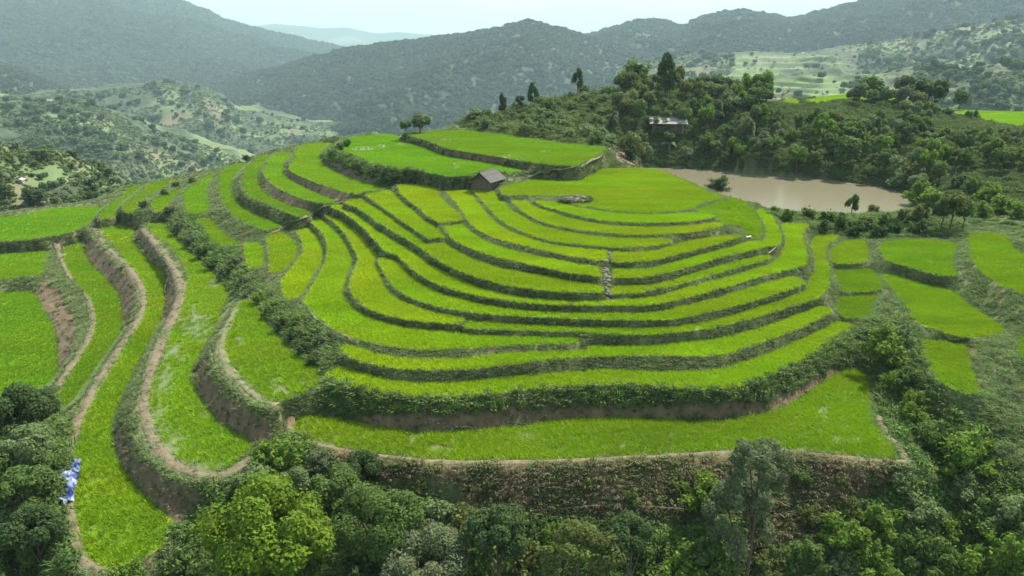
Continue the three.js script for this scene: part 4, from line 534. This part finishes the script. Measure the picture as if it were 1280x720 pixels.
{ // far-off woods that read as one mass
  const R = rng(31), L = [];
  const sow = (H, n, s0, s1, wmin, hue) => { for (let k = 0, tries = 0; k < n && tries < n * 12; tries++) { const a = (R() * H.na) | 0, t = (R() * H.nt * 0.74) | 0, p = (a * (H.nt + 1) + t) * 3, x = H.pos[p] + (R() - 0.5) * 4, z = H.pos[p + 2] + (R() - 0.5) * 4; if (fbm(x / 30 + 5, z / 30, 3) + (R() - 0.5) * 0.25 < wmin) continue; const su = toPix(x, 0, z)[0]; if (H.steps && su > H.steps[0] - 12 && su < H.steps[1] + 12 && R() < 0.9) continue; k++; const s = mix(s0, s1, Math.pow(R(), 2.5)), c = (0.75 + 0.75 * R()) * hue; L.push([x, H.pos[p + 1] + s * 0.5, z, s, s * (0.8 + 0.5 * R()), R() * 6.28, 0.045 * c, 0.078 * c, 0.034 * c]); } };
  sow(hillA, 800, 0.5, 1.7, 0.48, 1.9); sow(hillB, 1300, 1.4, 5, 0.53, 1.5); sow(hillC, 1200, 2.4, 8, 0.53, 1.4); sow(hillD, 1300, 2.4, 8, 0.52, 1.4); sow(hillE, 1300, 1.4, 5, 0.5, 1.5);
  const M = [], G = [];
  const sow2 = (H, n, s0, s1, L2, C, wmin, flat) => { for (let k = 0; k < n; k++) { const a = R() * (H.na - 1), t = R() * H.nt * 0.74, p = ((a | 0) * (H.nt + 1) + (t | 0)) * 3, q = p + 3, r = p + (H.nt + 1) * 3, f = t % 1, e = a % 1, x = H.pos[p] + (H.pos[q] - H.pos[p]) * f + (H.pos[r] - H.pos[p]) * e, y = H.pos[p + 1] + (H.pos[q + 1] - H.pos[p + 1]) * f + (H.pos[r + 1] - H.pos[p + 1]) * e, z = H.pos[p + 2] + (H.pos[q + 2] - H.pos[p + 2]) * f + (H.pos[r + 2] - H.pos[p + 2]) * e; if (fbm(x / (s1 * 14), z / (s1 * 14), 4) < wmin) continue; const su = toPix(x, y, z)[0]; if (H.steps && su > H.steps[0] - 12 && su < H.steps[1] + 12 && R() < 0.93) continue; const s = mix(s0, s1, R() * R()), c = 0.7 + 0.7 * R(); L2.push([x, y, z, s, s * flat, R() * 6.28, C[0] * c, C[1] * c, C[2] * c]); } };
  sow2(hillF, 30000, 5, 14, M, [0.034, 0.062, 0.03], 0, 0.8); sow2(hillG, 24000, 6, 16, M, [0.032, 0.058, 0.03], 0, 0.8); sow2(hillI, 7000, 4, 10, M, [0.034, 0.06, 0.03], 0, 0.8); sow2(hillH, 42000, 11, 26, M, [0.034, 0.06, 0.03], 0, 0.7);
  sow2(hillA, 14000, 0.3, 0.9, G, [0.09, 0.14, 0.05], 0.3, 0.7); sow2(hillB, 26000, 0.9, 2.5, G, [0.09, 0.14, 0.055], 0.36, 0.6); sow2(hillC, 26000, 1.4, 3.8, G, [0.085, 0.135, 0.055], 0.36, 0.6); sow2(hillD, 22000, 1.4, 3.8, G, [0.085, 0.135, 0.055], 0.38, 0.6); sow2(hillE, 22000, 0.8, 2.4, G, [0.09, 0.14, 0.055], 0.38, 0.6);
  stuff(leafCloud(42, 90, 0.75, lobePlace(lobes(98, 5, 0.5, 0.4, 0.6))), weedMat, M, 'mountain_forest', null, 'forest covering the hazy mountains');
  stuff(leafCloud(43, 50, 0.7, domePlace), weedMat, G, 'hill_scrub', null, 'low scrub on the valley hills');
  stuff(leafCloud(41, 260, 0.55, lobePlace(lobes(99, 6, 0.5, 0.4, 0.6))), weedMat, L, 'distant_woods', null, 'scattered woods on the far hillsides');
}

// ---------- hut, house, small things ----------
const box = (w, h, d, x, y, z) => new THREE.BoxGeometry(w, h, d).translate(x, y, z);
const boardTex = noiseTex(256, (x, y) => { const b = Math.floor(x * 12), g = 0.62 + 0.3 * h2(b, 3) + (fbm(x * 70, y * 4, 3) - 0.5) * 0.35; return [g * 0.98, g * 0.93, g * 0.86]; });
const thatchTex = noiseTex(256, (x, y) => { const g = 0.72 + (fbm(x * 60, y * 7, 4) - 0.5) * 0.7; return [g, g, g]; });
{ // wooden hut
  const g = new THREE.Group(), b = groundHit(607, 236) ?? [-4, 21, -98]; g.position.set(b[0] + 0.3, Math.max(20.5, b[1]) - 0.1, b[2] - 0.8); g.rotation.y = -0.5;
  const wood = std(lin(0.19, 0.17, 0.145), 0.95, { map: boardTex }), dark = std(lin(0.09, 0.075, 0.06)), roofM = std(lin(0.135, 0.142, 0.148), 0.95, { map: thatchTex, bumpMap: bumpTex, bumpScale: 0.04 });
  const w = 2.9, d = 3.6, hw = 1.45, rise = 1.05;
  const boards = (n, len, mk) => { const L = []; for (let k = 0; k < n; k++) L.push(mk((k + 0.5) / n - 0.5, len / n * 0.93, k)); return mergeGeometries(L); };
  part(boards(11, w, (t, bw, k) => box(bw, hw - 0.02 * (k % 3), 0.05, t * w, hw / 2, d / 2)), wood, 'front_wall', g);
  part(boards(11, w, (t, bw) => box(bw, hw, 0.05, t * w, hw / 2, -d / 2)), wood, 'back_wall', g);
  for (const s of [-1, 1]) part(boards(13, d, (t, bw, k) => box(0.05, hw - 0.015 * (k % 4), bw, s * w / 2, hw / 2, t * (d - 0.15))), wood, 'side_wall', g);
  part(box(0.8, 1.25, 0.04, -0.5, 0.64, d / 2 + 0.05), dark, 'door', g);
  for (const sx of [-1, 1]) for (const sz of [-1, 1]) part(box(0.14, hw + 0.1, 0.14, sx * (w / 2 + 0.02), hw / 2, sz * (d / 2 + 0.02)), dark, 'post', g);
  for (const s of [-1, 1]) { const t = new THREE.Shape([new THREE.Vector2(-w / 2, 0), new THREE.Vector2(w / 2, 0), new THREE.Vector2(0, rise)]), e = new THREE.ExtrudeGeometry(t, { depth: 0.05, bevelEnabled: false }); e.translate(0, hw, s * (d / 2 - 0.1) - 0.025); part(e, dark, 'gable', g); }
  const roof = new THREE.Group(); roof.name = 'roof'; g.add(roof);
  for (const s of [-1, 1]) { const len = Math.hypot(w / 2, rise) + 0.55, R = rng(3 + s), q = []; for (let k = 0; k < 9; k++) q.push(box(len * (0.97 + 0.05 * R()), 0.07, (d + 1.1) / 9 * 0.97, 0, (R() - 0.5) * 0.035, ((k + 0.5) / 9 - 0.5) * (d + 1.1))); const m = mergeGeometries(q), a = Math.atan2(rise, w / 2); m.translate(s * (len / 2 - 0.02), 0, 0); m.rotateZ(-s * a); m.translate(0, hw + rise + 0.08, 0); part(m, roofM, 'roof_slope', roof); }
  part(limb([0, 0, -d / 2 - 0.5], [0, 0, d / 2 + 0.5], 0.07, 0.07).translate(0, hw + rise + 0.12, 0), dark, 'ridge_pole', roof);
  top(g, 'wooden_hut'); tag(g, 'small weathered wooden hut with grey gabled roof among the upper paddies', 'hut');
}
{ // house under grey roof in the trees
  const g = new THREE.Group(), x = ud(834, 170, 22)[0]; g.position.set(x, groundY(x, -170) - 0.3, -170); g.rotation.y = -0.12;
  const wall = std(lin(0.17, 0.14, 0.11), 0.95, { map: boardTex }), metal = std(lin(0.14, 0.15, 0.155), 0.7), dark = std(lin(0.06, 0.05, 0.045));
  part(box(7, 2.4, 0.12, 0, 1.2, 2), wall, 'front_wall', g); part(box(7, 2.4, 0.12, 0, 1.2, -2), wall, 'back_wall', g);
  for (const s of [-1, 1]) part(box(0.12, 2.4, 3.88, s * 3.44, 1.2, 0), wall, 'side_wall', g);
  part(box(0.9, 1.9, 0.06, 0.8, 0.97, 2.1), dark, 'door', g); part(box(0.9, 0.8, 0.06, -1.8, 1.4, 2.1), dark, 'window', g);
  const roof = new THREE.Group(); roof.name = 'roof'; g.add(roof);
  for (const s of [-1, 1]) { const q = []; for (let k = 0; k < 24; k++) q.push(box(8.4 / 24 * 0.96, 0.04 + (k % 2) * 0.05, 3.1, ((k + 0.5) / 24 - 0.5) * 8.4, 0, 0)); const m = mergeGeometries(q); m.translate(0, 0, s * 1.5); m.rotateX(s * 0.42); m.translate(0, 3.5, 0); part(m, metal, 'roof_slope', roof); }
  part(box(8.5, 0.06, 0.4, 0, 3.56, 0), metal, 'ridge_cap', roof);
  top(g, 'farmhouse'); tag(g, 'house with grey metal roof half hidden among trees above the pond', 'house');
}
function rayHill(u, v, H) { // nearest point of a hill's grid to the pixel
  let best = 1e9, r = null; for (let a = 0; a <= H.na; a += 1) for (let t = 0; t <= H.nt * 0.72; t++) { const p = (a * (H.nt + 1) + t) * 3, [x, y] = toPix(H.pos[p], H.pos[p + 1], H.pos[p + 2]), e = (x - u) ** 2 + (y - v) ** 2; if (e < best) { best = e; r = [H.pos[p], H.pos[p + 1], H.pos[p + 2]]; } } return r;
}
for (const [u, v, H, w, label] of [[60, 130, hillC, 10, 'tiny pale-roofed farmhouse on the green valley hill'], [1004, 69, hillD, 12, 'tiny white-roofed farmhouse on top of the stepped fields'], [950, 102, hillE, 6, 'tiny pale hut among the terraces of the spur'], [27, 226, hillA, 2.4, 'low pale shelter on the near valley hill']]) {
  const p = rayHill(u, v, H), g = new THREE.Group(); g.position.set(p[0], p[1] - 0.4, p[2]); g.rotation.y = u;
  part(box(w, w * 0.35, w * 0.55, 0, w * 0.17, 0), std(lin(0.22, 0.2, 0.17)), 'wall', g);
  const s = new THREE.Shape([new THREE.Vector2(-w * 0.36, 0), new THREE.Vector2(w * 0.36, 0), new THREE.Vector2(0, w * 0.2)]), e = new THREE.ExtrudeGeometry(s, { depth: w * 1.1, bevelEnabled: false }); e.rotateY(Math.PI / 2); e.translate(-w * 0.55, w * 0.345, 0); part(e, std(lin(0.3, 0.31, 0.32), 0.6), 'roof', g);
  top(g, 'distant_farmhouse'); tag(g, label, 'house');
}
for (const [u, v, r, m, label] of [[47, 247, 3.2, 'dark', 'round dark tree on the near valley hill behind the long level paddy'], [118, 242, 2.0, 'dark', 'small dark bush-like tree at the valley rim behind the long level paddy'], [6, 240, 2.4, 'dark', 'dark tree on the near valley hill beside the round dark tree']]) { const p = rayHill(u, v + 8, hillA); tree(p, r * 0.9, r, r * 0.9, 'coarse', m, 'valley_tree', label, T); }
{ // heap of stones and weeds on the hill top
  const c = groundHit(720, 252), R = rng(8), g = new THREE.Group(); g.position.set(...c); const stoneM = [std(lin(0.14, 0.14, 0.12)), std(lin(0.1, 0.1, 0.085)), std(lin(0.2, 0.19, 0.17))];
  const stone = [0, 1, 2].map((s) => { const d = mergeVertices(new THREE.IcosahedronGeometry(1, 1).deleteAttribute('uv').deleteAttribute('normal')), p = d.attributes.position; for (let k = 0; k < p.count; k++) { const f = 0.75 + 0.5 * h2(k * 7 + s, s + 2); p.setXYZ(k, p.getX(k) * f, p.getY(k) * f * 0.75, p.getZ(k) * f); } d.computeVertexNormals(); return d; });
  for (let k = 0; k < 60; k++) { const a = R() * 6.283, q = Math.sqrt(R()), s = 0.14 + 0.24 * R(), m = part(stone[k % 3], stoneM[(R() * 3) | 0], 'stone', g), x = Math.cos(a) * q * 1.9, z = Math.sin(a) * q * 1.5; m.scale.setScalar(s); m.position.set(x, 0.45 * (1 - q) + s * 0.3 + 0.05, z); m.rotation.set(R() * 6, R() * 6, R() * 6); }
  top(g, 'stone_heap'); tag(g, 'low heap of grey stones on the rice at the hill top', 'stones');
  const gr = []; for (let k = 0; k < 220; k++) { const a = R() * 6.283, q = Math.sqrt(R()) * 2.1, x = c[0] + Math.cos(a) * q, z = c[2] + Math.sin(a) * q * 0.8; gr.push([x, c[1], z, 1.2, 1 + R(), R() * 6, 0.12, 0.14, 0.08]); } stuff(TUFT.grass, bladeMat, gr, 'heap_grass', null, 'grey grass growing round the stone heap');
}
{ // stones of the little spillway between the hill strips
  const R = rng(18), st = new THREE.IcosahedronGeometry(1, 1), mats = [std(lin(0.12, 0.115, 0.1)), std(lin(0.09, 0.085, 0.07))], g = new THREE.Group(), c = groundHit(759, 350); g.position.set(...c);
  for (const [u0, v0, u1, v1, n] of [[762, 315, 761, 330, 10], [757, 333, 758, 352, 18], [759, 352, 762, 380, 26]]) for (let k = 0; k < n; k++) { const t = R(), p = groundHit(mix(u0, u1, t) + (R() - 0.5) * 8, mix(v0, v1, t)); if (!p) continue; const m = part(st, mats[k & 1], 'stone', g), s = 0.1 + 0.16 * R(); m.position.set(p[0] - c[0], p[1] - c[1] + s * 0.4, p[2] - c[2]); m.scale.set(s, s * 0.7, s * 1.1); m.rotation.set(R(), R() * 6, R()); }
  top(g, 'stone_spillway'); tag(g, 'rough line of stones stepping down between the curved rice strips', 'stones');
}
{ // crumpled tarpaulin on the path edge
  const c = groundHit(78, 606), n = 44, pos = [], uv = [], idx = [], a0 = groundHit(84, 580) ?? c, a1 = groundHit(74, 630) ?? c, ax = [a0[0] - a1[0], a0[2] - a1[2]], al = Math.hypot(...ax), ux = ax[0] / al, uz = ax[1] / al;
  for (let j = 0; j <= n; j++) for (let i = 0; i <= n; i++) { const s = i / n - 0.5, t = j / n - 0.5, wx = s * 1.7 * (0.8 + 0.5 * vn(t * 5, 2)) , wz = t * (al + 0.5) * (0.9 + 0.2 * vn(s * 4, 7)), x = c[0] + ux * wz - uz * wx + (vn(i * 0.3, j * 0.3) - 0.5) * 0.25, z = c[2] + uz * wz + ux * wx + (vn(i * 0.3 + 9, j * 0.3) - 0.5) * 0.25, f = Math.abs(fbm(s * 5 + t * 3 + 3, t * 7, 3) - 0.5) * 2; pos.push(x, groundY(x, z) + 0.16 + 0.55 * f + 0.25 * Math.max(0, 0.4 - Math.hypot(s, t)), z); uv.push(s + 0.5, t + 0.5); }
  for (let j = 0; j < n; j++) for (let i = 0; i < n; i++) { const p = j * (n + 1) + i; idx.push(p, p + n + 1, p + 1, p + 1, p + n + 1, p + n + 2); }
  const g = new THREE.BufferGeometry(); g.setAttribute('position', new THREE.Float32BufferAttribute(pos, 3)); g.setAttribute('uv', new THREE.Float32BufferAttribute(uv, 2)); g.setIndex(idx); g.computeVertexNormals();
  const tex = noiseTex(256, (x, y) => { const b = sst(0.40, 0.54, fbm(x * 3.5 + y * 2.5, y * 5.5, 4)), w = fbm(x * 20, y * 20, 2) * 0.15; return [mix(0.33, 0.05, b) + w, mix(0.38, 0.11, b) + w, mix(0.50, 0.38, b) + w]; });
  const m = new THREE.Mesh(g, std(0xffffff, 0.45, { map: tex, side: THREE.DoubleSide })); top(m, 'tarpaulin'); tag(m, 'crumpled blue and white plastic tarpaulin at the edge of the earth path', 'tarpaulin');
}
function pole(pts, r, mat, name, label, lift = 0.25) { const p = pts.map(([u, v]) => { const q = groundHit(u, v); return q ? new THREE.Vector3(q[0], q[1] + lift, q[2]) : null; }).filter(Boolean); const m = new THREE.Mesh(new THREE.TubeGeometry(new THREE.CatmullRomCurve3(p), 40, r, 7), mat); top(m, name); tag(m, label, 'pole'); return m; }
const canes = std(lin(0.26, 0.23, 0.16), 0.7), white = std(lin(0.45, 0.45, 0.43), 0.5);
pole([[662, 646], [700, 643], [750, 641], [800, 640], [862, 643]], 0.035, canes, 'bamboo_pole', 'long thin bamboo pole lying across the foot of the dry slope', 0.35);
pole([[960, 321], [966, 316], [973, 310]], 0.05, canes, 'bamboo_pole', 'short pale pole leaning at the end of a hill strip', 0.35);
tag(pole([[211, 348], [208, 355], [206, 362], [207, 367]], 0.05, white, 'white_hose', 'short curved white hose on the bare earth wall', 0.12), 'short curved white hose on the bare earth wall', 'hose');
tag(pole([[932, 300], [935, 299], [938, 299]], 0.09, white, 'white_sack', 'small white sack at the end of a hill strip bund', 0.25), 'small white sack at the end of a hill strip bund', 'sack');
{ const p = groundHit(763, 195), g = new THREE.Group(); g.position.set(p[0], p[1] - 0.2, p[2]); part(limb([0, 0, 0], [0.06, 1.7, 0], 0.09, 0.07), std(lin(0.2, 0.17, 0.13)), 'shaft', g); part(limb([0.06, 1.7, 0], [0.06, 1.76, 0], 0.075, 0.03), std(lin(0.3, 0.27, 0.22)), 'cap', g); top(g, 'wooden_post'); tag(g, 'lone wooden post where the path climbs to the wooded hill', 'post'); }
renderer.render(scene, camera);
